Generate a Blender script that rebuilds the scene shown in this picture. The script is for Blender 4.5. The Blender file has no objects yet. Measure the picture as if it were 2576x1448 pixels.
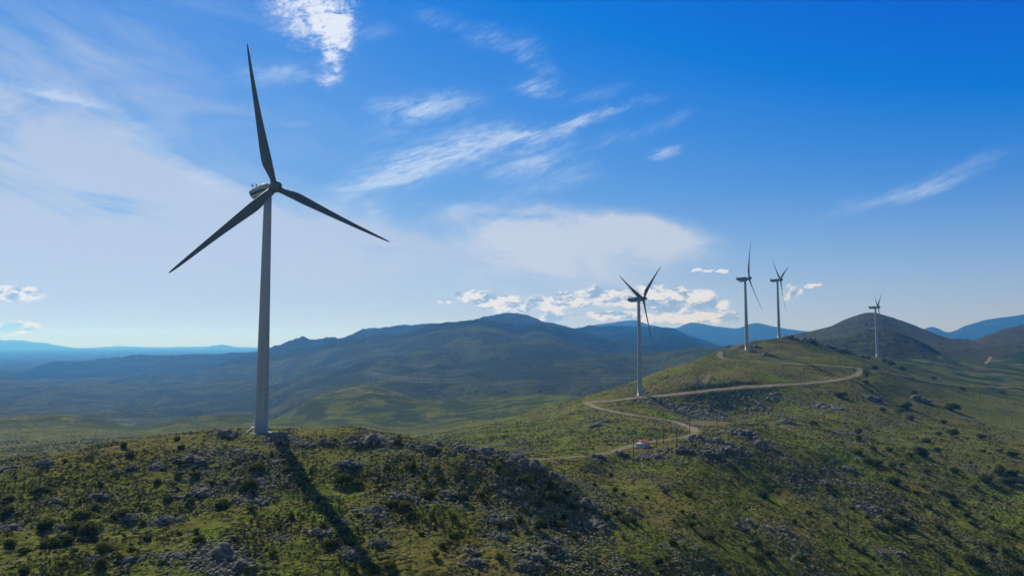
import bpy, bmesh, math, random
import numpy as np
from mathutils import Vector, Matrix
random.seed(7)
R = math.radians
scene = bpy.context.scene
COL = scene.collection

# ------------------------------------------------------------------ helpers
F = 1717.0; PITCH = R(4.5); CX, CY = 1288.0, 724.0
CP, SP = math.cos(PITCH), math.sin(PITCH)
def ray(px, py):
    a = (np.asarray(px, float) - CX) / F; b = (CY - np.asarray(py, float)) / F
    ry = CP - SP * b
    return a / ry, (SP + CP * b) / ry          # u = x/y, t = z/y
def proj(x, y, z):
    yc = y * CP + z * SP; zc = -y * SP + z * CP
    return CX + F * x / yc, CY - F * zc / yc

def mesh_obj(name, verts, faces, mat=None, parent=None, smooth=False):
    me = bpy.data.meshes.new(name)
    me.from_pydata([tuple(v) for v in verts], [], [tuple(f) for f in faces])
    me.update()
    return link(name, me, mat, parent, smooth)
def np_mesh(name, V, Q, smooth=False):
    me = bpy.data.meshes.new(name)
    V = np.ascontiguousarray(V, np.float32); Q = np.ascontiguousarray(Q, np.int32)
    k = Q.shape[1]
    me.vertices.add(len(V)); me.vertices.foreach_set('co', V.ravel())
    me.loops.add(Q.size); me.loops.foreach_set('vertex_index', Q.ravel())
    me.polygons.add(len(Q)); me.polygons.foreach_set('loop_start', np.arange(0, Q.size, k, dtype=np.int32))
    me.polygons.foreach_set('loop_total', np.full(len(Q), k, np.int32))
    if smooth: me.polygons.foreach_set('use_smooth', np.ones(len(Q), bool))
    me.update(calc_edges=True); me.validate()
    return me
def link(name, me, mat=None, parent=None, smooth=False):
    o = bpy.data.objects.new(name, me); COL.objects.link(o)
    if mat and not me.materials: me.materials.append(mat)
    if smooth:
        for p in me.polygons: p.use_smooth = True
    if parent: o.parent = parent
    return o
def bm_obj(name, bm, mat=None, parent=None, smooth=False):
    me = bpy.data.meshes.new(name); bm.normal_update(); bm.to_mesh(me); bm.free()
    return link(name, me, mat, parent, smooth)
def empty(name, loc, rz=0.0):
    o = bpy.data.objects.new(name, None); COL.objects.link(o)
    o.location = loc; o.rotation_euler = (0, 0, rz); o.empty_display_size = 1
    return o
def tag(o, label=None, cat=None, group=None, kind=None):
    if label: o['label'] = label
    if cat: o['category'] = cat
    if group: o['group'] = group
    if kind: o['kind'] = kind
    return o
def add_box(bm, c, s, rot=None, bevel=0):
    m = Matrix.Translation(Vector(c)) @ (rot.to_4x4() if rot else Matrix()) @ Matrix.Diagonal((s[0], s[1], s[2], 1))
    r = bmesh.ops.create_cube(bm, size=1, matrix=m)
    if bevel:
        es = {e for v in r['verts'] for e in v.link_edges}
        bmesh.ops.bevel(bm, geom=list(es), offset=bevel, segments=2, affect='EDGES', profile=.6)
def add_tube(bm, p0, p1, r0, r1=None, n=10, cap=True):
    p0, p1 = Vector(p0), Vector(p1); r1 = r0 if r1 is None else r1
    d = (p1 - p0); q = d.normalized().to_track_quat('Z', 'Y')
    ring = []
    for p, r in ((p0, r0), (p1, r1)):
        ring.append([bm.verts.new(p + q @ Vector((r * math.cos(2*math.pi*i/n), r * math.sin(2*math.pi*i/n), 0))) for i in range(n)])
    for i in range(n):
        bm.faces.new((ring[0][i], ring[0][(i+1) % n], ring[1][(i+1) % n], ring[1][i]))
    if cap:
        bm.faces.new(ring[0][::-1]); bm.faces.new(ring[1])
def lathe(prof, n=32, axis='Z'):
    bm = bmesh.new(); rings = []
    for r, h in prof:
        if axis == 'Z': rings.append([bm.verts.new((r*math.cos(2*math.pi*i/n), r*math.sin(2*math.pi*i/n), h)) for i in range(n)])
        else: rings.append([bm.verts.new((r*math.cos(2*math.pi*i/n), h, r*math.sin(2*math.pi*i/n))) for i in range(n)])
    for a, b in zip(rings, rings[1:]):
        for i in range(n): bm.faces.new((a[i], a[(i+1) % n], b[(i+1) % n], b[i]))
    bm.faces.new(rings[0][::-1]); bm.faces.new(rings[-1])
    bmesh.ops.recalc_face_normals(bm, faces=bm.faces)
    return bm

# ------------------------------------------------------------------ numpy noise
def vnoise(x, y, seed=0):
    ix = np.floor(x).astype(np.int64); iy = np.floor(y).astype(np.int64)
    fx = x - ix; fy = y - iy
    sx = fx*fx*fx*(fx*(fx*6-15)+10); sy = fy*fy*fy*(fy*(fy*6-15)+10)
    def h(a, b):
        n = (a*374761393 + b*668265263 + seed*974634777) & 0xffffffff
        n = ((n ^ (n >> 13)) * 1274126177) & 0xffffffff
        n = n ^ (n >> 16)
        return (n & 0xffffff) / float(0xffffff) * 2 - 1
    a = h(ix, iy); b = h(ix+1, iy); c = h(ix, iy+1); d = h(ix+1, iy+1)
    return (a + (b-a)*sx) * (1-sy) + (c + (d-c)*sx) * sy
def fbm(x, y, wl, octs=4, seed=0, gain=.5):
    s = np.zeros_like(x); a = 1.0; n = 0.0
    ca, sa = math.cos(.6), math.sin(.6)
    X, Y = x/wl, y/wl
    for o in range(octs):
        s += a*vnoise(X, Y, seed+o*17); n += a
        X, Y = (X*ca - Y*sa)*2.03+7.1, (X*sa + Y*ca)*2.03-3.7
        a *= gain
    return s/n
def ridged(x, y, wl, octs=4, seed=0):
    s = np.zeros_like(x); a = 1.0; n = 0.0
    X, Y = x/wl, y/wl
    for o in range(octs):
        s += a*(1-np.abs(vnoise(X, Y, seed+o*31))*2); n += a
        X, Y = (X*.8 - Y*.6)*2.1+3.3, (X*.6 + Y*.8)*2.1+1.7
        a *= .5
    return s/n
def sstep(a, b, x):
    t = np.clip((x-a)/(b-a), 0, 1); return t*t*(3-2*t)

# ------------------------------------------------------------------ terrain: ridge, bench and valley lines (x, y, depth m)
CURVES = [
 # bottom of the visible slope
 [(-500,1448,125),(0,1448,128),(400,1448,130),(800,1448,136),(1000,1448,140),(1288,1448,149),(1500,1448,161),(1700,1448,184),(1900,1448,214),(2135,1448,246),(2350,1448,270),(2576,1448,290),(3200,1448,310)],
 [(-500,1300,155),(0,1290,158),(400,1265,164),(657,1240,172),(900,1240,175),(1100,1250,178),(1300,1290,182),(1500,1330,194),(1700,1330,219),(1900,1325,255),(2135,1348,284),(2350,1325,318),(2576,1320,340),(3200,1330,365)],
 # crest of the near hill
 [(-500,1200,190),(-200,1185,190),(0,1166,190),(150,1150,196),(300,1118,205),(450,1100,211),(570,1090,214),(657,1091,214),(760,1091,216),(900,1091,214),(1000,1097,212),(1100,1115,210),(1200,1128,208),(1330,1160,210),(1420,1205,216),(1500,1250,222),(1600,1258,238),(1700,1250,258),(1900,1240,298),(2135,1245,330),(2350,1235,365),(2576,1235,395),(3200,1240,430)],
 # turbine plateau back edge
 [(-500,1215,215),(0,1172,208),(300,1122,222),(450,1098,228),(570,1085,232),(657,1080,233),(760,1080,233),(900,1082,232),(1000,1099,232),(1100,1121,232),(1200,1136,232),(1330,1170,236),(1420,1195,250),(1500,1200,268),(1614,1172,300),(1700,1172,300),(1860,1168,318),(2000,1178,338),(2135,1190,364),(2350,1180,400),(2576,1180,435),(3200,1190,480)],
 # dip behind it / hut terrace
 [(-500,1215,330),(0,1190,330),(300,1152,350),(657,1132,375),(900,1132,375),(1000,1134,365),(1100,1146,345),(1200,1156,318),(1330,1162,285),(1450,1151,292),(1614,1128,330),(1700,1112,336),(1780,1106,342),(1860,1104,349),(2000,1115,378),(2135,1125,408),(2300,1130,432),(2450,1135,462),(2576,1135,485),(3200,1140,540)],
 [(-500,1170,450),(0,1150,450),(300,1122,480),(657,1100,510),(900,1100,495),(1000,1117,450),(1100,1130,420),(1200,1141,390),(1330,1140,355),(1450,1122,352),(1614,1105,362),(1700,1094,375),(1780,1088,378),(1860,1076,374),(1920,1085,390),(2000,1090,430),(2135,1095,460),(2300,1095,500),(2576,1095,565),(3200,1100,640)],
 # lower road and pond
 [(-500,1120,620),(0,1112,620),(300,1098,620),(657,1084,650),(900,1088,610),(1000,1108,520),(1100,1100,505),(1200,1087,498),(1330,1072,490),(1450,1056,482),(1560,1040,490),(1650,1056,468),(1735,1069,462),(1800,1070,470),(1860,1074,468),(1930,1066,475),(2000,1056,490),(2135,1052,525),(2300,1055,575),(2576,1055,655),(3200,1060,760)],
 # foot of the road embankment
 [(-500,1100,690),(0,1092,690),(330,1091,690),(500,1080,725),(657,1075,725),(900,1081,690),(1000,1103,580),(1100,1092,565),(1200,1078,552),(1330,1058,545),(1420,1038,542),(1500,1019,545),(1604,1020,540),(1720,1042,534),(1830,1053,542),(1950,1040,556),(2020,1030,566),(2140,1012,594),(2300,1018,632),(2576,1028,722),(3200,1030,850)],
 # road bench under the second turbine
 [(-500,1085,760),(0,1077,760),(150,1075,760),(330,1087,760),(500,1070,800),(657,1068,800),(900,1075,760),(1000,1098,640),(1100,1085,620),(1200,1070,602),(1330,1046,587),(1420,1022,578),(1500,1005,566),(1604,994,566),(1680,991,570),(1760,984,578),(1830,978,588),(2020,965,628),(2140,950,663),(2200,958,672),(2300,985,692),(2450,1000,742),(2576,1002,802),(3200,1005,950)],
 # top of the cut bank
 [(-500,1078,790),(0,1068,790),(150,1066,790),(330,1082,790),(500,1062,830),(657,1063,820),(900,1069,790),(1000,1092,700),(1100,1081,660),(1200,1067,628),(1330,1042,602),(1420,1017,592),(1500,999,582),(1604,980,586),(1680,969,588),(1760,962,592),(1850,961,600),(1950,958,625),(2020,957,641),(2140,944,676),(2200,952,686),(2300,978,706),(2450,990,772),(2576,992,842),(3200,995,1000)],
 # left hill crests / upper road
 [(-500,1060,860),(0,1052,860),(150,1043,865),(250,1055,850),(330,1074,830),(420,1062,850),(500,1048,880),(600,1045,885),(660,1054,875),(900,1060,860),(1000,1080,820),(1100,1077,750),(1200,1064,680),(1330,1037,640),(1420,1011,612),(1500,989,604),(1604,957,640),(1700,922,680),(1800,904,692),(1950,911,692),(2160,921,718),(2200,933,724),(2300,955,782),(2450,966,872),(2576,968,935),(3200,970,1100)],
 # third turbine terrace; hidden dips left of it
 [(-500,1080,1000),(0,1075,1000),(330,1087,950),(500,1078,1000),(657,1076,985),(760,1060,950),(900,1044,930),(1000,1062,900),(1100,1066,850),(1200,1060,800),(1330,1050,740),(1420,1035,700),(1500,1015,700),(1604,984,720),(1700,944,738),(1760,900,718),(1800,882,728),(1835,877,748),(1873,880,757),(1950,879,766),(2050,886,768),(2160,906,792),(2204,915,830),(2300,937,862),(2450,947,982),(2576,944,1065),(3200,940,1250)],
 # summit of the turbine hill; crest of the green valley hill
 [(-500,1075,1200),(0,1070,1200),(330,1080,1150),(657,1070,1060),(700,1050,1060),(760,1020,1080),(850,985,1125),(940,967,1150),(1000,978,1140),(1060,996,1110),(1150,1000,1100),(1250,990,1100),(1330,986,1080),(1440,990,1000),(1500,1001,950),(1604,985,900),(1700,952,860),(1780,908,810),(1830,880,800),(1873,862,805),(1940,852,832),(1990,847,850),(2040,855,852),(2100,873,866),(2150,890,910),(2204,899,1090),(2300,916,1005),(2450,926,1110),(2576,918,1205),(3200,910,1400)],
 [(-500,1062,1450),(0,1056,1450),(330,1062,1400),(657,1062,1350),(760,1042,1300),(940,1006,1350),(1000,1010,1350),(1250,1005,1300),(1440,1003,1200),(1604,1000,1150),(1780,935,1000),(1873,892,1000),(1990,884,1050),(2100,892,1100),(2204,888,1200),(2300,896,1200),(2450,902,1300),(2576,892,1360),(3200,880,1550)],
 # knoll behind the fifth turbine; valley floor
 [(-500,1040,1800),(0,1037,1800),(330,1037,1750),(657,1022,1700),(760,1002,1650),(1000,976,1600),(1250,979,1550),(1440,976,1500),(1604,966,1500),(1780,916,1500),(1873,888,1400),(1990,873,1350),(2080,868,1350),(2130,857,1350),(2200,838,1355),(2250,842,1355),(2290,853,1360),(2400,882,1500),(2576,864,1560),(3200,850,1700)],
 [(-500,1005,2200),(0,1002,2200),(330,1001,2150),(657,986,2050),(760,966,2000),(1000,936,1900),(1250,930,1850),(1440,930,1800),(1604,935,1800),(1700,903,1800),(1873,880,1700),(1990,866,1600),(2130,868,1560),(2200,864,1550),(2290,868,1560),(2430,866,1660),(2576,851,1720),(3200,830,1800)],
 # conical hill, right hill, shoulder of the massif
 [(-500,970,2800),(0,966,2800),(330,961,2700),(657,945,2600),(760,925,2500),(1000,890,2300),(1250,872,2200),(1340,872,2200),(1500,897,2150),(1640,893,2100),(1700,880,2100),(1750,873,2100),(1790,884,2080),(1873,886,2000),(1940,860,1930),(2000,842,1905),(2080,820,1920),(2130,800,1940),(2190,785,1950),(2260,800,1945),(2330,825,1930),(2400,848,1920),(2440,852,1930),(2480,842,1960),(2530,828,1990),(2576,818,2010),(2700,800,2050),(3200,790,2100)],
 # massif summit
 [(-500,955,3400),(0,950,3400),(330,936,3300),(657,912,3100),(760,893,3000),(900,868,2850),(1000,849,2780),(1100,830,2720),(1150,823,2700),(1190,819,2700),(1250,830,2700),(1310,845,2680),(1350,837,2700),(1400,850,2700),(1440,868,2700),(1500,888,2650),(1604,905,2600),(1780,900,2600),(1990,900,2500),(2190,866,2600),(2430,880,2600),(2576,872,2600),(3200,860,2700)],
 # blue ridge and the dark wooded peaks
 [(-500,960,5148),(0,937,5082),(60,939,5082),(120,926,5016),(300,907,5016),(500,893,5016),(640,880,5016),(700,864,5016),(760,853,5016),(850,848,5016),(910,834,5016),(950,826,5016),(1000,831,5016),(1080,828,5016),(1150,832,5148),(1200,818,5280),(1250,807,5280),(1300,802,5280),(1340,810,5280),(1400,828,5280),(1450,838,5280),(1500,832,5280),(1560,825,5280),(1600,827,5280),(1680,830,5280),(1730,850,5214),(1780,869,5214),(1850,886,5280),(1990,890,5280),(2190,872,5280),(2430,872,5280),(2576,862,5280),(3200,850,5280)],
 [(-500,960,7300),(0,945,7300),(640,930,7000),(1288,900,6900),(1990,895,6800),(2576,890,6700),(3200,880,6700)],
 [(-500,905,11000),(0,893,11000),(80,888,11000),(150,897,11000),(230,909,11000),(330,895,11000),(390,893,11000),(440,910,10800),(520,899,10500),(560,902,10500),(640,892,10300),(800,880,10000),(1050,842,9500),(1110,822,9500),(1150,828,9500),(1200,838,9300),(1340,832,9000),(1380,811,9000),(1440,822,9000),(1520,812,9000),(1590,806,9000),(1640,820,9000),(1700,830,9000),(1740,816,8800),(1800,825,8800),(1850,831,8800),(1900,817,8700),(1960,826,8700),(2040,832,8700),(2090,821,8700),(2200,835,8500),(2300,832,8300),(2345,819,8200),(2385,833,8000),(2430,818,8000),(2500,798,8000),(2576,788,8000),(2800,780,8000),(3200,790,8000)],
 [(-500,925,14000),(0,918,14000),(640,910,13500),(1288,890,13000),(2576,880,12000),(3200,880,12000)],
 [(-500,850,18500),(-100,848,18500),(0,854,18500),(50,857,18500),(130,868,18300),(200,879,18200),(280,880,18000),(340,873,18000),(400,880,18000),(430,886,18000),(500,880,18000),(570,870,18000),(620,876,18000),(660,879,18000),(900,885,18000),(1288,872,18000),(2576,868,18000),(3200,868,18000)],
 [(-500,858,25000),(0,860,25000),(250,874,25000),(300,871,25000),(380,874,25000),(520,872,25000),(640,876,25000),(1288,866,25000),(2576,862,25000),(3200,862,25000)],
]
def pchip_slopes(x, y):
    h = np.diff(x); dl = np.diff(y)/h
    m = np.zeros_like(y)
    w1 = 2*h[1:]+h[:-1]; w2 = h[1:]+2*h[:-1]
    ok = dl[:-1]*dl[1:] > 0
    with np.errstate(divide='ignore', invalid='ignore'):
        mm = (w1+w2)/(w1/dl[:-1]+w2/dl[1:])
    m[1:-1] = np.where(ok, mm, 0); m[0] = dl[0]; m[-1] = dl[-1]
    return m
def pchip(x, y, q):
    x = np.asarray(x, float); y = np.asarray(y, float)
    m = pchip_slopes(x, y); q = np.clip(q, x[0], x[-1])
    i = np.clip(np.searchsorted(x, q)-1, 0, len(x)-2)
    h = x[i+1]-x[i]; s = (q-x[i])/h
    return (2*s**3-3*s**2+1)*y[i] + (s**3-2*s**2+s)*h*m[i] + (-2*s**3+3*s**2)*y[i+1] + (s**3-s**2)*h*m[i+1]

U = np.concatenate([np.linspace(-1.7, -.84, 90)[:-1], np.linspace(-.84, .84, 1250), np.linspace(.84, 1.7, 90)[1:]])
LD = np.concatenate([np.linspace(math.log(50), math.log(110), 60)[:-1], np.linspace(math.log(110), math.log(1250), 720)[:-1],
                     np.linspace(math.log(1250), math.log(25500), 330)])
NU, NR = len(U), len(LD)
D = np.exp(LD)
cu_t, cu_l = [], []
zero = np.zeros(NU)
cu_l.append(np.full(NU, math.log(50.0))); cu_t.append(-1.15 - .45*sstep(-.3, .5, U))
for c in CURVES:
    c = np.array(c, float); u, t = ray(c[:, 0], c[:, 1])
    cu_t.append(pchip(u, t, U)); cu_l.append(pchip(u, np.log(c[:, 2]), U))
cu_t = np.array(cu_t); cu_l = np.array(cu_l)
for k in range(1, len(cu_l)): cu_l[k] = np.maximum(cu_l[k], cu_l[k-1]+.006)
cu_l[-1] = np.maximum(cu_l[-1], LD[-1]+.001)
T = np.zeros((NR, NU))
for j in range(NU): T[:, j] = pchip(cu_l[:, j], cu_t[:, j], LD)
Yg = np.repeat(D[:, None], NU, 1); Xg = U[None, :]*Yg; Zg = T*Yg
# relief
near = 1-sstep(380, 700, Yg); mid = sstep(380, 700, Yg)*(1-sstep(2000, 3200, Yg)); far = sstep(2000, 3200, Yg)*(1-sstep(5000, 9000, Yg)); vfar = sstep(5000, 9000, Yg)
fbox = sstep(90, 120, Yg)
Zg = Zg + near*(1.1*fbm(Xg, Yg, 38, 3, 1) + 1.0*fbm(Xg, Yg, 9, 4, 5) + .35*ridged(Xg, Yg, 4, 3, 7))
Zg = Zg + mid*(3.2*fbm(Xg, Yg, 120, 4, 9) + .9*fbm(Xg, Yg, 22, 3, 12))
crest = np.zeros_like(Zg)
for k_ in (17, 18, 19): crest = np.maximum(crest, np.exp(-((LD[:, None]-cu_l[k_][None, :])/.05)**2))
crest = 1-.7*crest
Zg = Zg + far*crest*(85*(ridged(Xg*.8-Yg*.5, Yg*.8+Xg*.5, 820, 5, 20)-.3) + 5*fbm(Xg, Yg, 120, 3, 25))
mm = sstep(900, 1500, Yg)*(1-sstep(2000, 3200, Yg))
Zg = Zg + mm*crest*(28*(ridged(Xg*.9+Yg*.4, Yg*.6-Xg*.4, 330, 4, 28)-.3))
Zg = Zg + vfar*(75*(ridged(Xg, Yg, 2300, 5, 33)-.5)*(1+.9*sstep(13000, 17000, Yg)))

# --- evaluating and ray casting on the grid
def h_at(x, y):
    x = np.asarray(x, float); y = np.maximum(np.asarray(y, float), 50.1)
    fu = np.interp(x/y, U, np.arange(NU)); fl = np.interp(np.log(y), LD, np.arange(NR))
    i = np.clip(fl.astype(int), 0, NR-2); j = np.clip(fu.astype(int), 0, NU-2)
    a = fl-i; b = fu-j
    return (Zg[i, j]*(1-a)*(1-b) + Zg[i+1, j]*a*(1-b) + Zg[i, j+1]*(1-a)*b + Zg[i+1, j+1]*a*b)
DS = np.exp(np.linspace(math.log(90), math.log(24000), 6000))
def hit(px, py):
    u, t = ray(px, py)
    h = h_at(u*DS, DS); below = (t*DS) <= h
    i = int(np.argmax(below)) if below.any() else len(DS)-1
    d = DS[i]
    return Vector((float(u*d), float(d), float(h_at(u*d, d))))
def at(px, py, d):
    u, t = ray(px, py); return Vector((float(u*d), float(d), float(t*d)))

# --- turbine pads and roads benched into the slope
TURB = [(657,1089,222), (1610,994,566), (1879,880,757), (1960,853,925), (2207,898,1090)]
TB = [at(*t) for t in TURB]
for k, b in enumerate(TB):
    if k in (3,): continue
    r = np.hypot(Xg-b.x, Yg-b.y); w = 1-sstep(5, (14, 20, 11, 0, 16)[k], r)
    Zg = Zg*(1-w) + (b.z)*w
TB[3].z += 1.0
def smooth_line(pts, step=1.5, it=60):
    P = np.array(pts, float); s = np.r_[0, np.cumsum(np.hypot(*np.diff(P[:, :2], axis=0).T))]
    n = max(int(s[-1]/step), 8); q = np.linspace(0, s[-1], n)
    L = np.stack([pchip(s, P[:, k], q) for k in range(3)], 1)
    for _ in range(it): L[1:-1] = .25*L[:-2]+.5*L[1:-1]+.25*L[2:]
    return L
pc = hit(1785, 1066)
r = np.hypot(Xg-pc.x, (Yg-pc.y)*.8); w = (1-sstep(14, 34, r))*.95; Zg = Zg*(1-w)+pc.z*w      # levelled clearing
ROADS = {
 'low':  ([(1475,1013),(1490,1021),(1530,1032),(1590,1043),(1650,1053),(1700,1062),(1732,1072),(1750,1086)], 2.5, .75),
 'bench':([(1470,1012),(1510,1013),(1550,1006),(1590,1000),(1625,998),(1680,993),(1760,985),(1830,978),(1920,971),(2020,965),(2100,957),(2140,950),(2160,942),(2170,932),(2160,925)], 2.7, .6),
 'upper':([(2160,925),(2120,922),(2060,918),(1980,914),(1900,910),(1840,907),(1810,904),(1804,897),(1816,888),(1814,884)], 2.2, .6),
 'hut':  ([(1330,1153),(1380,1154),(1430,1153),(1500,1144),(1550,1133),(1590,1122),(1640,1109),(1690,1102),(1730,1094),(1750,1086)], 1.6, .5),
}
RL = {}
for k, (pts, w, fl) in ROADS.items():
    P = [hit(*p) for p in pts]
    L = smooth_line(P, 1.5, 120 if k != 'hut' else 40); L[:, 2] = h_at(L[:, 0], L[:, 1])
    for _ in range(300): L[1:-1, 2] = .25*L[:-2, 2]+.5*L[1:-1, 2]+.25*L[2:, 2]
    RL[k] = (L, w)
    x0, x1, y0, y1 = L[:, 0].min()-20, L[:, 0].max()+20, L[:, 1].min()-20, L[:, 1].max()+20
    ii, jj = np.where((Xg > x0) & (Xg < x1) & (Yg > y0) & (Yg < y1))
    X, Y = Xg[ii, jj], Yg[ii, jj]; best = np.full(len(X), 1e9); bz = np.zeros(len(X))
    for s in L[::2]:
        d2 = (X-s[0])**2+(Y-s[1])**2; m = d2 < best; best[m] = d2[m]; bz[m] = s[2]
    dd = np.sqrt(best); wgt = (1-sstep(w*1.1, w*3.0, dd))*fl
    Zg[ii, jj] = Zg[ii, jj]*(1-wgt) + bz*wgt
    RL[k] = (L, w)

# ------------------------------------------------------------------ placed features (photo point, width in its pixels)
OUTCROPS = [(480,1160,66),(395,1172,50),(330,1180,30),(566,1096,66),(600,1140,70),(704,1106,80),(762,1118,50),(820,1112,44),(935,1112,96),(880,1118,40),(870,1172,60),
 (1075,1128,56),(1165,1130,56),(1225,1140,60),(1288,1150,66),(1336,1172,60),(1385,1200,50),(940,1284,62),(1000,1250,40),(650,1262,50),(655,1215,48),(500,1240,80),(610,1260,40),
 (545,1395,110),(600,1425,60),(560,1440,70),(250,1330,34),(246,1252,40),(130,1264,40),(30,1330,60),(160,1330,30),(330,1306,44),(420,1310,56),(440,1400,60),(330,1412,50),(240,1404,40),
 (800,1345,50),(880,1395,54),(700,1350,44),(860,1310,40),(950,1370,34),(1240,1312,52),(1248,1352,46),(1340,1404,66),(1372,1370,52),(1450,1345,36),(1490,1316,62),(1466,1272,60),(1300,1235,44),(1270,1245,40),
 (1330,1430,60),(1190,1420,50),(1130,1245,40),(690,1160,50),(20,1178,60),(110,1166,40),(1180,1385,40),
 (1862,1086,72),(1800,1112,76),(1750,1108,54),(1895,1108,50),(1825,1132,60),(1780,1140,54),(1720,1132,40),(1655,1150,40),(1620,1152,50),(1560,1140,40),(1500,1150,44),
 (2064,1022,46),(2110,1030,40),(2186,1000,44),(2310,1006,54),(2160,1275,44),(2195,1282,52),(2210,1392,34),(2258,1392,40),(1966,1330,30),(1930,1328,24),(1990,1345,22),(1860,1325,44),(1880,1310,30),
 (1500,1072,36),(1525,1062,30),(1660,1225,34),(1590,1287,40),(2070,1215,40),(2130,1180,36),(1980,1062,30),(2470,1290,20),(1440,1085,24),(1985,851,36),(2030,858,40),(2080,870,40),(2120,882,38),(2165,896,36),(1930,893,30),(1900,872,24)]
BUSHES = [(310,1119,22),(329,1142,28),(163,1157,17),(446,1100,22),(396,1206,30),(488,1190,28),(456,1121,25),(97,1224,33),(119,1232,17),(158,1203,14),(535,1210,20),(564,1207,17),(558,1263,50),(17,1285,38),(242,1270,30),(307,1289,36),(207,1293,44),(115,1314,52),(185,1318,44),(225,1316,50),(225,1334,44),(125,1362,54),(160,1350,56),(264,1370,50),(186,1378,25),(495,1332,20),(158,1413,25),(258,1416,36),(500,1360,28),(628,1224,44),(445,1225,17),(367,1277,22),(83,1238,17),(22,1252,28),(60,1380,30),(370,1350,24),(60,1430,34),(330,1380,22),
 (1003,1106,28),(1033,1168,39),(1067,1196,22),(865,1207,40),(895,1205,44),(951,1193,17),(770,1252,22),(1254,1172,33),(1158,1175,22),(985,1260,44),(1018,1266,44),(1079,1238,44),(1165,1252,33),(1209,1246,28),(1087,1293,22),(1027,1293,25),(834,1360,47),(810,1320,28),(951,1314,22),(948,1363,22),(1112,1368,25),(980,1413,44),(1256,1318,28),(1256,1399,31),(945,1429,33),(645,1171,40),(610,1226,36),(687,1388,28),(720,1180,22),(735,1295,24),(1100,1170,22),(1140,1300,20),(1060,1340,20),
 (1316,1202,44),(1391,1218,44),(1385,1250,40),(1410,1255,44),(1427,1238,28),(1441,1271,31),(1360,1263,28),(1341,1224,22),(1496,1217,14),(1548,1229,22),(1567,1240,17),(1360,1324,39),(1405,1318,39),(1307,1304,33),(1565,1302,30),(1592,1302,32),(1525,1302,22),(1552,1288,22),(1738,1315,28),(1716,1285,17),(1730,1238,25),(1788,1343,36),(1696,1363,28),(1568,1347,20),(1744,1295,17),(1816,1332,20),(1759,1382,14),(1585,1410,20),(1657,1413,25),(1810,1421,33),(1910,1399,36),(1932,1385,36),(1871,1377,17),(1905,1366,22),(1663,1435,22),(1296,1338,22),(1919,1238,33),(1535,1171,11),(1420,1300,24),(1450,1250,24),
 (2158,1083,26),(2160,1099,23),(2197,1126,23),(2236,1128,23),(2157,1136,23),(2288,1138,26),(2310,1132,30),(2326,1138,30),(2330,1105,26),(2372,1058,23),(2362,1089,19),(2398,1086,26),(2468,1096,23),(2359,1130,19),(2185,1156,28),(2206,1160,26),(2246,1169,26),(2268,1167,19),(2247,1206,36),(2401,1181,26),(2330,1183,19),(2322,1219,19),(2304,1237,19),(2372,1236,30),(2394,1243,30),(2398,1261,26),(2335,1269,26),(2515,1180,36),(2545,1184,36),(2537,1206,42),(2567,1207,23),(2482,1203,39),(2453,1222,19),(2431,1290,26),(2236,1293,36),(2265,1280,36),(2281,1314,36),(2205,1316,30),(2225,1326,32),(2252,1329,26),(2359,1322,19),(2379,1335,23),(2320,1369,23),(2341,1368,23),(2408,1366,23),(2171,1384,23),(2090,1389,19),(2016,1400,26),(2440,1402,36),(2464,1410,36),(2554,1439,45),(2388,1410,26),(2174,1420,23),(2035,1287,23),(2489,1371,26),(2541,1335,29),(2528,1381,26),(2097,1243,16),(2016,1238,16),(2048,1063,16),(2116,990,30),(2281,1018,26),(2385,1022,26),(2402,1026,26),(2220,1028,19),(2291,1050,23),(2473,1131,19),(2515,1131,19),(2547,1141,26),(2471,1256,16),(2502,1248,19),(2495,1300,19),(2447,1313,23),
 (2225,905,20),(2240,912,24),(2200,925,16),(2120,880,16),(2270,925,18),(2350,950,16),(2420,975,18),(2520,985,18),(2300,985,18),(2180,960,14),(1748,1120,12)]
rng = np.random.RandomState(11)
def blobs(lst, x, y, grow=1.0):
    m = np.zeros_like(x)
    for (c, r) in lst:
        m = np.maximum(m, np.exp(-((x-c.x)**2+(y-c.y)**2)/(r*grow)**2))
    return m
OC = []
for px, py, w in OUTCROPS:
    p = hit(px, py); OC.append((p, max(w/F*p.y*.62, 1.2), w))
# regions with their own cover, by centre and radius on the ground
def reg(lst): 
    o = []
    for px, py, w in lst:
        p = hit(px, py); o.append((p, w/F*p.y))
    return o
SCREE = reg([(1680,1012,60),(1720,1025,60),(1760,1015,70),(1820,1015,80),(1880,1010,70),(1930,1000,50),(1850,1040,60),(1780,1042,60),(1980,1000,50),(1640,1008,40),(1800,1125,80),(1660,1145,60),(1880,1100,40),(2070,1022,40),(2190,1000,40),(2310,1006,40),(2190,1278,60),(2110,1205,60),(1450,1320,70),(1350,1390,80),(1250,1330,50),(560,1400,90),(630,1240,80),(720,1120,60),(930,1110,70),(1290,1150,60),(1900,890,60),(1820,890,40),(2180,870,50),(2500,960,60),(2560,955,50),(2240,1395,50)])
LUSH = reg([(2540,1290,60),(2520,1240,46),(2570,1250,30),(1960,1001,36),(2440,975,30),(1950,950,30),(1760,1040,30),(1300,1070,70),(1180,1090,70),(1420,1010,50),(1680,1045,40),(1990,1050,40),(2090,1130,60),(2150,1180,60),(800,1290,50),(520,1340,40),(1100,1100,60),(1600,1090,50)])
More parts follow.
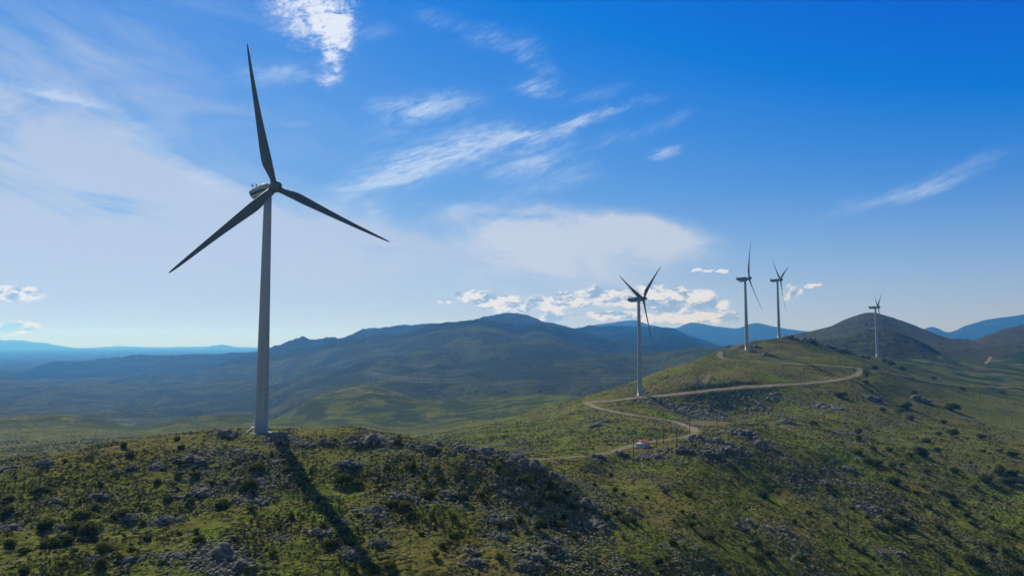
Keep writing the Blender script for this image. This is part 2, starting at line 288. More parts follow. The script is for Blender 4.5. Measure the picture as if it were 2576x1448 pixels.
DRY = reg([(1850,940,60),(1950,945,60),(2050,945,60),(1720,958,46),(1650,972,40),(1900,889,50),(2000,885,50),(1780,920,40),(2350,940,60),(2450,930,60),(1622,1138,50),(1660,1128,40),(1580,1140,40),(1700,1075,50),(800,1084,90),(1600,1142,40),(1790,1062,40),(1980,1330,60),(2010,1280,40),(1620,1280,50),(1700,1260,60),(1880,868,50),(1990,860,50),(2300,960,60),(1640,1050,60),(1900,925,70),(2060,940,60),(1200,1400,100),(240,1130,80),(1680,1320,60),(480,1110,60)])
def rock_mask(x, y):
    n = fbm(x, y, 26, 4, 41); n2 = ridged(x, y, 13, 3, 47)
    b = blobs([(c, r) for c, r, w in OC], x, y, 1.3)
    s = blobs(SCREE, x, y, 1.0)
    m = sstep(.02, .42, n+.35*n2-.15)*.6 + .75*b + .75*s*(.6+.5*n2)
    return np.clip(m, 0, 1)

# ------------------------------------------------------------------ materials
class G:
    """tiny node-graph builder"""
    def __init__(s, tree): s.t = tree; s.n = tree.nodes; s.l = tree.links
    def node(s, typ, ins=None, **kw):
        n = s.n.new(typ)
        for k, v in kw.items(): setattr(n, k, v)
        for k, v in (ins or {}).items(): s.set(n.inputs[k], v)
        return n
    def set(s, sock, v):
        if isinstance(v, bpy.types.NodeSocket): s.l.new(v, sock)
        else: sock.default_value = v
    def m(s, op, a, b=0.0, c=0.0, clamp=False):
        n = s.n.new('ShaderNodeMath'); n.operation = op; n.use_clamp = clamp
        for i, v in enumerate((a, b, c)): s.set(n.inputs[i], v)
        return n.outputs[0]
    def add(s, a, b): return s.m('ADD', a, b)
    def mul(s, a, b): return s.m('MULTIPLY', a, b)
    def sub(s, a, b): return s.m('SUBTRACT', a, b)
    def clamp(s, a): return s.m('ADD', a, 0.0, clamp=True)
    def smooth(s, a, lo, hi, o0=0.0, o1=1.0):
        n = s.n.new('ShaderNodeMapRange'); n.interpolation_type = 'SMOOTHSTEP'
        s.set(n.inputs[0], a)
        for i, v in zip((1, 2, 3, 4), (lo, hi, o0, o1)): s.set(n.inputs[i], v)
        return n.outputs[0]
    def mix(s, f, a, b):
        n = s.n.new('ShaderNodeMix'); n.data_type = 'RGBA'
        s.set(n.inputs[0], f)
        for k, v in ((6, a), (7, b)):
            s.set(n.inputs[k], v if isinstance(v, bpy.types.NodeSocket) else (*v, 1) if len(v) == 3 else v)
        return n.outputs[2]
    def noise(s, vec, scale, detail=4, rough=.55, dist=0.0):
        n = s.node('ShaderNodeTexNoise', {'Vector': vec, 'Scale': scale, 'Detail': detail, 'Roughness': rough, 'Distortion': dist})
        return n.outputs['Fac']
    def voro(s, vec, scale, feature='F1', rand=1.0):
        n = s.node('ShaderNodeTexVoronoi', {'Vector': vec, 'Scale': scale, 'Randomness': rand}, feature=feature)
        return n.outputs['Distance']
def new_mat(name):
    m = bpy.data.materials.new(name); m.use_nodes = True
    g = G(m.node_tree); bs = m.node_tree.nodes['Principled BSDF']
    bs.inputs['Specular IOR Level'].default_value = .2
    return m, g, bs
def paint(name, col, rough=.5, var=.06, scale=.6, metal=0.0, spec=.3):
    m, g, b = new_mat(name)
    tc = g.node('ShaderNodeTexCoord').outputs['Object']
    n = g.noise(tc, scale, 6, .6)
    c = g.mix(n, [max(c*(1-2*var), 0) for c in col], [min(c*(1+2*var), 1) for c in col])
    g.set(b.inputs['Base Color'], c); b.inputs['Roughness'].default_value = rough
    b.inputs['Metallic'].default_value = metal; b.inputs['Specular IOR Level'].default_value = spec
    return m

def ground_material(name, zone):
    """zone 0 near slope, 1 turbine hill, 2 valley hills, 3 far mountains; cover changes with the place, zone 2 also holds painted shade"""
    m, g, b = new_mat(name)
    P = g.node('ShaderNodeNewGeometry').outputs['Position']
    n1 = g.noise(P, .012, 5, .6); n2 = g.noise(P, .06, 5, .62); n3 = g.noise(P, .45, 5, .65); n4 = g.noise(P, 1.8, 4, .7)
    green = g.mix(g.smooth(n3, .35, .65), (.066, .098, .007), (.185, .208, .018))
    dry = g.mix(g.smooth(n4, .3, .7), (.13, .115, .022), (.215, .19, .05))
    cov = g.smooth(g.add(n2, g.mul(n1, .6)), .62, .98)
    rk = g.node('ShaderNodeAttribute', attribute_name='rock').outputs['Fac']
    lu = g.node('ShaderNodeAttribute', attribute_name='lush').outputs['Fac']
    dr = g.node('ShaderNodeAttribute', attribute_name='dry').outputs['Fac']
    cov = g.clamp(g.add(g.mul(cov, .75), g.sub(g.mul(dr, .8), g.mul(lu, .8))))
    c = g.mix(cov, green, dry)
    c = g.mix(g.mul(lu, .7), c, (.15, .24, .012))
    # dark scrub in clumps
    if zone == 0:   vs, lo, hi, thr = .62, .2, .6, .46
    elif zone == 1: vs, lo, hi, thr = .34, .2, .58, .46
    elif zone == 2: vs, lo, hi, thr = .085, .3, .6, .44
    else:           vs, lo, hi, thr = .02, .3, .6, .4
    warp = g.node('ShaderNodeVectorMath', {0: P, 1: g.node('ShaderNodeVectorMath', {0: g.node('ShaderNodeTexNoise', {'Vector': P, 'Scale': vs*1.5, 'Detail': 3}).outputs['Color'], 'Scale': .9/vs}, operation='SCALE').outputs[0]}, operation='ADD').outputs[0]
    v = g.voro(warp, vs)
    patch = g.smooth(g.noise(P, vs*.16, 4, .6), thr-.08, thr+.12)
    spots = g.mul(g.smooth(v, hi, lo), patch)
    scrub = g.mix(n4, (.02, .028, .008), (.052, .06, .02))
    c = g.mix(g.mul(spots, .9 if zone else .85), c, scrub)
    # stones and bare limestone
    cell = g.voro(P, .9 if zone < 2 else .25); st = g.smooth(cell, .5, .2)
    pebble = g.mul(g.smooth(n3, .52, .62), .55)
    rockc = g.mix(g.smooth(n4, .3, .75), (.09, .092, .08), (.25, .245, .22))
    rockf = g.clamp(g.mul(rk, g.add(g.mul(st, .75), pebble)))
    c = g.mix(rockf, c, rockc)
    if zone < 2:
        fl = g.smooth(g.noise(P, 1.1, 2, .5), .70, .76)
        c = g.mix(g.mul(fl, g.add(.25, rk)), c, (.36, .35, .32))
    if zone >= 2:
        c = g.mix(g.smooth(n1, .52, .7, 0, .35), c, (.15, .135, .10))
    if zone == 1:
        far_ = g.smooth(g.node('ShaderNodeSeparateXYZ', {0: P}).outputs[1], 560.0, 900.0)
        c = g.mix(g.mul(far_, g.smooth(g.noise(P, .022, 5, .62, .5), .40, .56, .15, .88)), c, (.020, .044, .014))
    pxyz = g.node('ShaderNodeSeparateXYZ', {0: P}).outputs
    if zone == 2: c = g.mix(g.mul(g.smooth(pxyz[1], 1250.0, 2200.0, .25, .42), g.smooth(pxyz[0], 900.0, 450.0, .12, 1.0)), c, (.014, .032, .016))  # shade of the far hills put into the colour, deepening with distance
    if zone == 2: c = g.mix(g.mul(g.smooth(g.noise(P, .0038, 6, .66, .9), .42, .54, 0, .62), g.smooth(pxyz[0], 900.0, 450.0, .55, 1.0)), c, (.010, .024, .012))
    if zone == 2: c = g.mix(g.smooth(pxyz[0], 600.0, 1000.0, 0, .5), c, (.085, .075, .045))
    if zone == 3: c = g.mix(g.smooth(g.noise(P, .002, 6, .66, .8), .42, .62, .97, .72), c, (.012, .026, .012))
    g.set(b.inputs['Base Color'], c); b.inputs['Roughness'].default_value = .95
    b.inputs['Specular IOR Level'].default_value = .04
    hgt = g.add(g.mul(n3, .55), g.add(g.mul(n4, .22), g.add(g.mul(spots, .8), g.mul(rockf, .5))))
    bp = g.node('ShaderNodeBump', {'Height': hgt, 'Strength': 1.0, 'Distance': (1.5, 1.8, 9.0, 30.0)[zone]})
    g.set(b.inputs['Normal'], bp.outputs[0])
    return m

def rock_mat(name, lo, hi):
    m, g, b = new_mat(name)
    P = g.node('ShaderNodeNewGeometry').outputs['Position']
    n = g.noise(P, .8, 6, .65); n2 = g.noise(P, 5, 4, .7); v = g.voro(P, 1.1, 'DISTANCE_TO_EDGE')
    c = g.mix(g.smooth(n, .3, .7), lo, hi)
    c = g.mix(g.smooth(n2, .55, .75, 0, .5), c, (.07, .068, .055))
    c = g.mix(g.smooth(v, .06, .0, 0, .6), c, (.05, .05, .045))
    c = g.mix(g.smooth(g.noise(P, .35, 3), .58, .7, 0, .35), c, (.06, .07, .03))
    g.set(b.inputs['Base Color'], c); b.inputs['Roughness'].default_value = .92; b.inputs['Specular IOR Level'].default_value = .1
    bp = g.node('ShaderNodeBump', {'Height': g.add(n2, g.mul(v, .7)), 'Strength': .7, 'Distance': .25})
    g.set(b.inputs['Normal'], bp.outputs[0])
    return m
def leaf_mat(name, dark, light, trans=.5):
    m, g, b = new_mat(name)
    P = g.node('ShaderNodeNewGeometry').outputs['Position']
    oi = g.node('ShaderNodeObjectInfo').outputs['Random']
    n = g.noise(P, 1.6, 3, .6); n2 = g.noise(P, .22, 2)
    c = g.mix(g.smooth(n, .3, .7), dark, light)
    c = g.mix(g.mul(g.smooth(g.add(g.mul(oi, .6), g.mul(n2, .5)), .4, .8), .45), c, (light[0]*1.5, light[1]*1.1, light[2]*.8))
    g.set(b.inputs['Base Color'], c); b.inputs['Roughness'].default_value = .7; b.inputs['Specular IOR Level'].default_value = .15
    tr = g.node('ShaderNodeBsdfTranslucent', {'Color': c})
    mx = g.node('ShaderNodeMixShader', {0: trans, 1: b.outputs[0], 2: tr.outputs[0]})
    g.l.new(mx.outputs[0], g.n['Material Output'].inputs[0])
    return m
M_ROCK = rock_mat('limestone', (.085, .09, .078), (.21, .21, .19))
M_STONE = rock_mat('loose_limestone', (.12, .12, .10), (.36, .35, .30))
M_LEAF = leaf_mat('evergreen_leaves', (.018, .032, .005), (.095, .125, .013))
M_SCRUB = leaf_mat('scrub_leaves', (.013, .021, .005), (.060, .070, .013))
M_WOODS = leaf_mat('conifer_needles', (.006, .013, .005), (.018, .032, .010), .1)
M_FARLEAF = leaf_mat('slope_scrub_leaves', (.02, .028, .01), (.055, .065, .022))
def dirt_mat(name, a, bcol):
    m, g, b = new_mat(name)
    P = g.node('ShaderNodeNewGeometry').outputs['Position']
    n = g.noise(P, .35, 6, .6); n2 = g.noise(P, 3, 4, .7)
    c = g.mix(g.smooth(n, .3, .7), a, bcol); c = g.mix(g.smooth(n2, .6, .75, 0, .5), c, (.12, .10, .07))
    c = g.mix(g.smooth(g.noise(P, .12, 4), .55, .68, 0, .45), c, (.09, .09, .035))
    cr = g.m('ABSOLUTE', g.node('ShaderNodeAttribute', attribute_name='cross').outputs['Fac'])
    crn = g.add(cr, g.mul(g.sub(g.noise(P, .5, 5, .7), .5), .9))
    c = g.mix(g.smooth(crn, .62, .95, 0, .9), c, (.10, .105, .03))          # verge grown over
    c = g.mix(g.smooth(crn, .2, .02, 0, .45), c, (.12, .11, .06))           # strip between the wheel ruts
    g.set(b.inputs['Base Color'], c); b.inputs['Roughness'].default_value = .95; b.inputs['Specular IOR Level'].default_value = .05
    bp = g.node('ShaderNodeBump', {'Height': n2, 'Strength': .5, 'Distance': .15}); g.set(b.inputs['Normal'], bp.outputs[0])
    return m

# ------------------------------------------------------------------ ground sheets
print('terrain', NR, NU)
ROCK = np.zeros_like(Zg); LU = np.zeros_like(Zg); DY = np.zeros_like(Zg)
nr = int(np.searchsorted(LD, math.log(1500)))
sub = (slice(0, nr), slice(60, NU-60))
ROCK[sub] = rock_mask(Xg[sub], Yg[sub])
nz = fbm(Xg[sub], Yg[sub], 14, 3, 77)
LU[sub] = np.clip(blobs(LUSH, Xg[sub], Yg[sub])*(1+.9*nz), 0, 1); DY[sub] = np.clip(blobs(DRY, Xg[sub], Yg[sub])*(1+.9*nz), 0, 1)
# real outcrop relief under the rocky places
rel = ROCK*near
Zg = Zg + rel*(.9*ridged(Xg, Yg, 5.5, 3, 61)*fbox)
for b_ in TB[:3]:
    r = np.hypot(Xg-b_.x, Yg-b_.y); w = 1-sstep(4, 9, r); Zg = Zg*(1-w) + b_.z*w
V = np.stack([Xg, Yg, Zg], -1).reshape(-1, 3)
LDf = LD[:, None]
z1 = LDf >= cu_l[5][None, :]; z2 = LDf >= cu_l[14][None, :]; z3 = LDf >= cu_l[18][None, :]+.012
ZONE = (z1.astype(int)+z2.astype(int)+z3.astype(int))
idx = np.arange(NR*NU).reshape(NR, NU)
Q = np.stack([idx[:-1, :-1], idx[:-1, 1:], idx[1:, 1:], idx[1:, :-1]], -1).reshape(-1, 4)
fz = ZONE[:-1, :-1].ravel()
ATT = {'rock': ROCK.ravel(), 'lush': LU.ravel(), 'dry': DY.ravel()}
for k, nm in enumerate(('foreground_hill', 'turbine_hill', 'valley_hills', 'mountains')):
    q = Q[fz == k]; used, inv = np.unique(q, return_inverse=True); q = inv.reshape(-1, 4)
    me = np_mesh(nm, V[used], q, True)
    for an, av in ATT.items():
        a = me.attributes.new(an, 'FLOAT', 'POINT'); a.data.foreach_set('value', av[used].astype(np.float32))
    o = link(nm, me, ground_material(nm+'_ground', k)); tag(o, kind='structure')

# roads, pond
M_DIRT = dirt_mat('pale_gravel', (.17, .14, .11), (.29, .24, .19)); M_PATH = dirt_mat('worn_track', (.15, .125, .08), (.25, .21, .14))
def ribbon(name, L, w, mat, lift=.14):
    n = len(L); t = np.gradient(L[:, :2], axis=0); t /= np.linalg.norm(t, axis=1)[:, None]+1e-9
    nrm = np.stack([-t[:, 1], t[:, 0]], 1); cols = np.linspace(-1, 1, 7); wv = 1.25*w*(1+.35*fbm(np.arange(n)*1.0, np.zeros(n), 9, 3, 3))
    V = []; 
    for c in cols:
        p = L[:, :2]+nrm*(c*wv)[:, None]
        V.append(np.c_[p, h_at(p[:, 0], p[:, 1])+lift-.10*abs(c)])
    V = np.stack(V, 1).reshape(-1, 3); k = len(cols); ii = np.arange(n*k).reshape(n, k)
    Q = np.stack([ii[:-1, :-1], ii[:-1, 1:], ii[1:, 1:], ii[1:, :-1]], -1).reshape(-1, 4)
    # keep the sheet facing up
    me = np_mesh(name, V, Q, True)
    a = me.attributes.new('cross', 'FLOAT', 'POINT'); a.data.foreach_set('value', np.tile(cols, n).astype(np.float32))
    o = link(name, me, mat); tag(o, kind='structure'); return o
ribbon('lower_road', *RL['low'], M_DIRT); ribbon('road', *RL['bench'], M_DIRT, .2); ribbon('upper_road', *RL['upper'], M_DIRT, .25)
ribbon('hut_track', *RL['hut'], M_PATH)
def track(name, pts, w, lift=.3):
    L = smooth_line([hit(*p) for p in pts], 3 if w < 6 else 8, 6); ribbon(name, L, w, M_PATH, lift)
track('hill_path', [(884,998),(905,994),(922,988),(936,983)], 2.2)
track('terrace_track', [(1857,893),(1890,892),(1930,889),(1962,886)], 1.6)
track('cut_track', [(1768,973),(1774,960),(1784,943)], 2.2)
track('knoll_path', [(2478,915),(2488,905),(2492,897)], 2.5)
track('field_path', [(2190,936),(2290,948),(2380,966),(2480,972),(2570,974)], 1.8)
M_POND, g_, b_ = new_mat('muddy_water'); 
P_ = g_.node('ShaderNodeNewGeometry').outputs['Position']
g_.set(b_.inputs['Base Color'], g_.mix(g_.noise(P_, .2, 4), (.085, .075, .022), (.15, .12, .045))); b_.inputs['Roughness'].default_value = .9; b_.inputs['Specular IOR Level'].default_value = .1
n = 40; bm = bmesh.new(); ring = []
for i in range(n):
    a = 2*math.pi*i/n; rr = 1+.2*math.sin(2*a+1)+.12*math.sin(5*a)+.07*math.sin(9*a+2)
    ring.append(bm.verts.new((pc.x+12*rr*math.cos(a), pc.y+16*rr*math.sin(a), 0)))
zmax = 0
zs = [float(h_at(v.co.x, v.co.y)) for v in ring]; pz = sum(zs)/40+.35
for v in ring: v.co.z = pz
bm.faces.new(ring); o = bm_obj('pond', bm, M_POND); tag(o, kind='structure')

# ------------------------------------------------------------------ wind turbines
M_TOWER, g_, b_ = new_mat('tower_paint')
O_ = g_.node('ShaderNodeTexCoord').outputs['Object']; z_ = g_.node('ShaderNodeSeparateXYZ', {0: O_}).outputs[2]
st_ = g_.noise(g_.node('ShaderNodeVectorMath', {0: O_, 1: (1.2, 1.2, .05)}, operation='MULTIPLY').outputs[0], 1.0, 5, .6)
c_ = g_.mix(g_.smooth(st_, .35, .75), (.28, .33, .35), (.23, .27, .285))
f_ = g_.m('FRACT', g_.mul(g_.add(z_, 2.0), 1/15.8)); c_ = g_.mix(g_.smooth(g_.m('ABSOLUTE', g_.sub(f_, .5)), .494, .4985, 0, .55), c_, (.08, .09, .09))
g_.set(b_.inputs['Base Color'], c_); b_.inputs['Roughness'].default_value = .42; b_.inputs['Specular IOR Level'].default_value = .3
M_BLADE = paint('blade_paint', (.085, .10, .10), .4, .04, .3)
M_NAC = paint('nacelle_paint', (.24, .27, .26), .5, .05, .5)
M_DARK = paint('dark_grille', (.03, .032, .035), .6, .1, 2)
M_STEEL = paint('galvanised_steel', (.42, .43, .44), .45, .1, 3, .6)
HUBZ = 79.0
def tower_bm():
    prof = [(2.25, -.6), (2.25, .25), (2.1, .3)]
    for k in range(0, 5):
        z0, z1 = .3+k*15.6, .3+(k+1)*15.6
        r0, r1 = 2.1-(2.1-1.2)*(z0/78.3), 2.1-(2.1-1.2)*(z1/78.3)
        prof += [(r0, z0), (r0+(r1-r0)*.5, (z0+z1)/2)] + ([(r1, z1)] if k == 4 else [])
    return lathe(prof, 48)
def blade_mesh():
    L = 45.0
    st = [(0.9,1.9,1.0,0),(2.0,1.9,1.0,0),(3.2,1.95,.92,14),(5.0,2.6,.62,13),(7.0,3.25,.42,11.5),(9.0,3.5,.33,10),(12,3.3,.27,8),(16,2.85,.24,6),(20,2.45,.22,4.6),(25,2.0,.2,3.3),(30,1.62,.19,2.2),(35,1.28,.18,1.2),(39,1.0,.17,.5),(42,.76,.17,.1),(44,.5,.17,0),(44.8,.22,.2,0),(45,.06,.3,0)]
    bm = bmesh.new(); rings = []
    n = 20
    for r, c, th, tw in st:
        ring = []
        blend = min(max((r-2)/5.0, 0), 1)
        le = .5*(1-blend)+.30*blend
        for i in range(n):
            a = 2*math.pi*i/n
            ca, sa = math.cos(a), math.sin(a)
            x = .5*ca; y = .5*sa
            # aerofoil: blunt nose at +x, thin tail at -x
            y *= th*((1-blend)+blend*(.35+.65*(ca*.5+.5)**.55)*1.1)
            px = (x-(.5-le))*c; py = y*c
            t = R(tw+3); q = (px*math.cos(t)-py*math.sin(t), px*math.sin(t)+py*math.cos(t))
            pre = -2.6*(max(r-5, 0)/40.0)**2
            ring.append(bm.verts.new((q[0], -q[1]+pre, r)))
        rings.append(ring)
    for a, b in zip(rings, rings[1:]):
        for i in range(n): bm.faces.new((a[i], a[(i+1) % n], b[(i+1) % n], b[i]))
    bm.faces.new(rings[0][::-1]); bm.faces.new(rings[-1])
    bmesh.ops.recalc_face_normals(bm, faces=bm.faces)
    me = bpy.data.meshes.new('blade'); bm.to_mesh(me); bm.free()
    for p in me.polygons: p.use_smooth = True
    me.materials.append(M_BLADE); return me
def loft_y(bm, secs):
    """secs: (y, half width, z bottom, z top, chamfer)"""
    rings = []
    for y, hw, zb, zt, ch in secs:
        pts = [(-hw+ch, zb), (hw-ch, zb), (hw, zb+ch), (hw, zt-ch), (hw-ch, zt), (-hw+ch, zt), (-hw, zt-ch), (-hw, zb+ch)]
        rings.append([bm.verts.new((x, y, z)) for x, z in pts])
    for a, b in zip(rings, rings[1:]):
        for i in range(8): bm.faces.new((a[i], a[(i+1) % 8], b[(i+1) % 8], b[i]))
    bm.faces.new(rings[0][::-1]); bm.faces.new(rings[-1])
def nacelle_meshes():
    bm = bmesh.new()
    loft_y(bm, [(-2.2,1.25,-1.2,1.45,.3),(-1.0,1.65,-.2,1.95,.35),(1.5,1.8,.32,2.15,.35),(6.0,1.8,.32,1.95,.35),(9.3,1.75,.32,1.6,.3),(9.8,1.6,.42,1.5,.3)])
    loft_y(bm, [(-2.0,1.2,-1.5,-.2,.3),(-.8,1.55,-1.75,-.12,.35),(1.6,1.7,-1.9,-.12,.4),(7.0,1.68,-1.85,-.12,.4),(8.3,1.6,-1.3,-.12,.35),(9.0,1.5,-.5,-.12,.12)])
    bmesh.ops.recalc_face_normals(bm, faces=bm.faces)
    a = bm_mesh('nacelle', bm, M_NAC)
    bm = bmesh.new(); add_box(bm, (0, 4.0, .1), (3.1, 10.6, .46)); b = bm_mesh('vent_band', bm, M_DARK)
    bm = bmesh.new()
    for x in (-.8, .8): 
        add_tube(bm, (x, 8.4, 1.5), (x, 9.1, 3.6), .06); add_tube(bm, (x, 7.0, 1.7), (x, 9.1, 3.2), .045)
        add_tube(bm, (x, 6.6, 1.7), (x, 6.6, 3.4), .05)
    add_tube(bm, (-.8, 9.0, 3.2), (.8, 9.0, 3.2), .05); add_tube(bm, (-.8, 6.6, 3.0), (.8, 6.6, 3.0), .05)
    for x in (-.8, .8):
        r = bmesh.ops.create_uvsphere(bm, u_segments=10, v_segments=8, radius=.26, matrix=Matrix.Translation((x, 9.15, 3.4)))
        bmesh.ops.create_cone(bm, segments=10, radius1=.18, radius2=.05, depth=.4, cap_ends=True, matrix=Matrix.Translation((x, 9.15, 3.85)))
        bmesh.ops.create_cone(bm, segments=8, radius1=.14, radius2=.14, depth=.25, cap_ends=True, matrix=Matrix.Translation((x, 6.6, 3.5)))
    c = bm_mesh('instrument_mast', bm, M_DARK)
    return a, b, c
def bm_mesh(name, bm, mat, smooth=False):
    me = bpy.data.meshes.new(name); bm.normal_update(); bm.to_mesh(me); bm.free(); me.materials.append(mat)
    if smooth:
        for p in me.polygons: p.use_smooth = True
    return me
def hub_mesh():
    bm = lathe([(.3, -3.15), (.75, -3.0), (1.15, -2.6), (1.5, -1.9), (1.72, -1.0), (1.8, 0), (1.75, .9), (1.5, 1.6), (1.2, 2.0)], 28, 'Y')
    for k in range(3):
        a = 2*math.pi*k/3; d = Vector((math.sin(a), 0, math.cos(a)))
        add_tube(bm, d*.8, d*2.05, 1.12, 1.02, 20)
    bmesh.ops.recalc_face_normals(bm, faces=bm.faces)
    return bm_mesh('hub', bm, M_BLADE, True)
ME_T = bm_mesh('tower', tower_bm(), M_TOWER, True)
for p in ME_T.polygons:
    if abs(p.normal.z) > .7: p.use_smooth = False
ME_F = bm_mesh('foundation', lathe([(3.6, -1.2), (3.6, .18), (3.45, .28), (2.3, .36), (2.3, .3)], 40), paint('weathered_concrete', (.24, .23, .21), .9, .12, .6)); ME_B = blade_mesh(); ME_N, ME_V, ME_I = nacelle_meshes(); ME_H = hub_mesh()
TILT = R(-5)
def turbine(base, yaw, az, label):
    root = empty('wind_turbine', base, yaw); tag(root, label, 'wind turbine', 'white wind turbines along the ridge')
    tw = link('tower', ME_T, None, root); link('foundation', ME_F, None, root)
    na = link('nacelle', ME_N, None, root); na.location = (0, 0, HUBZ); na.rotation_euler = (TILT*.6, 0, 0)
    vb = link('vent_band', ME_V, None, na); im = link('instrument_mast', ME_I, None, na)
    hc = Vector((0, -4.3, HUBZ+.35))
    hu = link('hub', ME_H, None, root); hu.location = hc
    hu.rotation_euler = (Matrix.Rotation(TILT, 3, 'X') @ Matrix.Rotation(R(az), 3, 'Y')).to_euler()
    for k in range(3):
        b = link('blade', ME_B, None, root); b.location = hc; b.scale = (1, 1, 1.03)
        b.rotation_euler = (Matrix.Rotation(TILT, 3, 'X') @ Matrix.Rotation(R(az+120*k), 3, 'Y')).to_euler()
    return root, tw
t1, tw1 = turbine(TB[0], R(48), -12.5, 'large near wind turbine standing alone on the rocky near hill')
t2, tw2 = turbine(TB[1], R(53), 50, 'wind turbine beside the bend of the gravel road, below the hilltop')
t3, tw3 = turbine(TB[2], R(54), 20, 'wind turbine on upper terrace of hill with one blade pointing straight up')
t4, tw4 = turbine(TB[3], R(54), -57, 'wind turbine rising from behind the rocky summit of the grassy hill')
t5, tw5 = turbine(TB[4], R(54), 180, 'farthest smallest wind turbine in front of the conical hill')
# service platform boom on the far tower
bm = bmesh.new(); add_tube(bm, (0, 0, 46), (-8.4, 0, 46.2), .45, .45, 12); add_box(bm, (-8.2, 0, 46.3), (1.0, .9, 1.0), None, .1)
o = bm_obj('side_arm', bm, paint('white_arm', (.7, .7, .7)), tw5); o.rotation_euler = (0, 0, -R(54)+R(8))
# door and steps of the near tower
yaw1 = R(48)
stair = empty('staircase', (0, 0, 0)); stair.parent = t1; stair.rotation_euler = (0, 0, -yaw1+R(-12))
bm = bmesh.new(); add_box(bm, (-2.16, 0, 3.1), (.14, .95, 2.2), None, .04); o = bm_obj('door', bm, paint('door_paint', (.33, .36, .38)), t1); o.rotation_euler = stair.rotation_euler
bm = bmesh.new(); add_box(bm, (-2.75, 0, 1.95), (1.2, 1.2, .08))
for i in range(8): add_box(bm, (-3.4-.28*i, 0, 1.75-.235*i), (.28, 1.0, .04))
for s in (-1, 1): add_box(bm, (-4.4, .54*s, .93), (2.9, .05, .22), Matrix.Rotation(R(-40), 3, 'Y'))
bm_obj('steps', bm, M_STEEL, stair)
bm = bmesh.new()
for s in (-1, 1):
    add_tube(bm, (-2.2, .56*s, 3.0), (-3.35, .56*s, 3.0), .03); add_tube(bm, (-3.35, .56*s, 3.0), (-5.6, .56*s, 1.1), .03)
    add_tube(bm, (-3.35, .56*s, 2.5), (-5.6, .56*s, .6), .025)
    for x, zb, zt in ((-2.25, 1.9, 3), (-3.3, 1.9, 3), (-4.4, 1.0, 2.1), (-5.55, .0, 1.1)): add_tube(bm, (x, .56*s, zb), (x, .56*s, zt), .03)
bm_obj('handrail', bm, M_STEEL, stair)

# ------------------------------------------------------------------ hut, cabin, poles
M_WALL = paint('white_render', (.62, .64, .66), .8, .06, 1.2); M_RED = paint('red_tiles', (.42, .075, .06), .7, .15, 3)
M_CAB = paint('pale_cabin_panels', (.45, .52, .53), .5, .05, 1); M_CABROOF = paint('cabin_roof_sheet', (.62, .64, .62), .5, .06, 1)
M_WOOD = paint('weathered_pole_wood', (.055, .042, .03), .9, .2, 4); M_WHITE = paint('white_enamel', (.8, .8, .8), .4, .02, 1)
M_GLASS = paint('dark_window', (.02, .025, .03), .2, .05, 1, 0, .5)
hp = hit(1617, 1127)
h0 = empty('hut', (hp.x+1.1, hp.y+3.4, float(h_at(hp.x+1.1, hp.y+3.4))-.1), R(-16)); tag(h0, 'small white hut with red tiled roof beside the dirt track', 'hut')
bm = bmesh.new(); add_box(bm, (0, 0, 1.55), (4.4, 3.6, 3.3)); add_box(bm, (0, 0, .0), (4.8, 4.0, .5)); bm_obj('wall', bm, M_WALL, h0)
bm = bmesh.new()
v = [bm.verts.new(p) for p in [(-2.6,-2.2,3.15),(2.6,-2.2,3.15),(2.6,2.2,3.15),(-2.6,2.2,3.15),(-1.3,0,4.15),(1.3,0,4.15),(-2.6,-2.2,3.0),(2.6,-2.2,3.0),(2.6,2.2,3.0),(-2.6,2.2,3.0)]]
for f in [(0,1,5,4),(1,2,5),(2,3,4,5),(3,0,4),(6,7,1,0),(7,8,2,1),(8,9,3,2),(9,6,0,3),(9,8,7,6)]: bm.faces.new([v[i] for i in f])
for k in range(9): add_tube(bm, (-2.3+.575*k, -2.2, 3.2), (-1.15+.29*k, -.05, 4.18), .05, .04, 6)
bm_obj('roof', bm, M_RED, h0)
bm = bmesh.new(); add_box(bm, (1.35, -1.83, 1.25), (.8, .08, 1.9)); bm_obj('door', bm, paint('grey_door', (.2, .23, .25)), h0)
bm = bmesh.new(); add_box(bm, (-.2, -1.83, 1.9), (.7, .08, .7)); bm_obj('window', bm, M_GLASS, h0)
c0 = empty('cabin', (hp.x-1.6, hp.y-.2, float(h_at(hp.x-1.6, hp.y-.2))-.05), R(38)); tag(c0, 'pale flat-roofed equipment cabin in front of the white hut', 'cabin')
bm = bmesh.new(); add_box(bm, (0, 0, 1.2), (2.5, 2.7, 2.5), None, .04)
for k in range(5): add_box(bm, (-1.0+.5*k, -1.365, 1.2), (.05, .04, 2.3))
for k in range(5): add_box(bm, (-1.265, -1.1+.55*k, 1.2), (.04, .05, 2.3))
bm_obj('body', bm, M_CAB, c0)
bm = bmesh.new(); add_box(bm, (0, 0, 2.52), (2.75, 2.95, .14), None, .03); bm_obj('roof', bm, M_CABROOF, c0)
bm = bmesh.new(); add_box(bm, (-.5, -1.40, 1.1), (.8, .05, 1.9)); bm_obj('door', bm, paint('cabin_door', (.34, .40, .42)), c0)
p = h_at(hp.x-3.5, hp.y-.9)
a0 = empty('ventilation_unit', (hp.x-3.7, hp.y-.6, float(p)), R(-15)); tag(a0, 'small white fan unit at the left foot of the cabin', 'fan unit')
bm = bmesh.new(); add_box(bm, (0, 0, .5), (1.0, .5, .8), None, .05); add_box(bm, (0, 0, .05), (.8, .4, .12)); bm_obj('casing', bm, M_WHITE, a0)
bm = lathe([(.28, -.31), (.3, -.26), (.3, -.2)], 20, 'Y'); bmesh.ops.translate(bm, vec=(0, 0, .5), verts=bm.verts); bm_obj('fan', bm, M_DARK, a0)
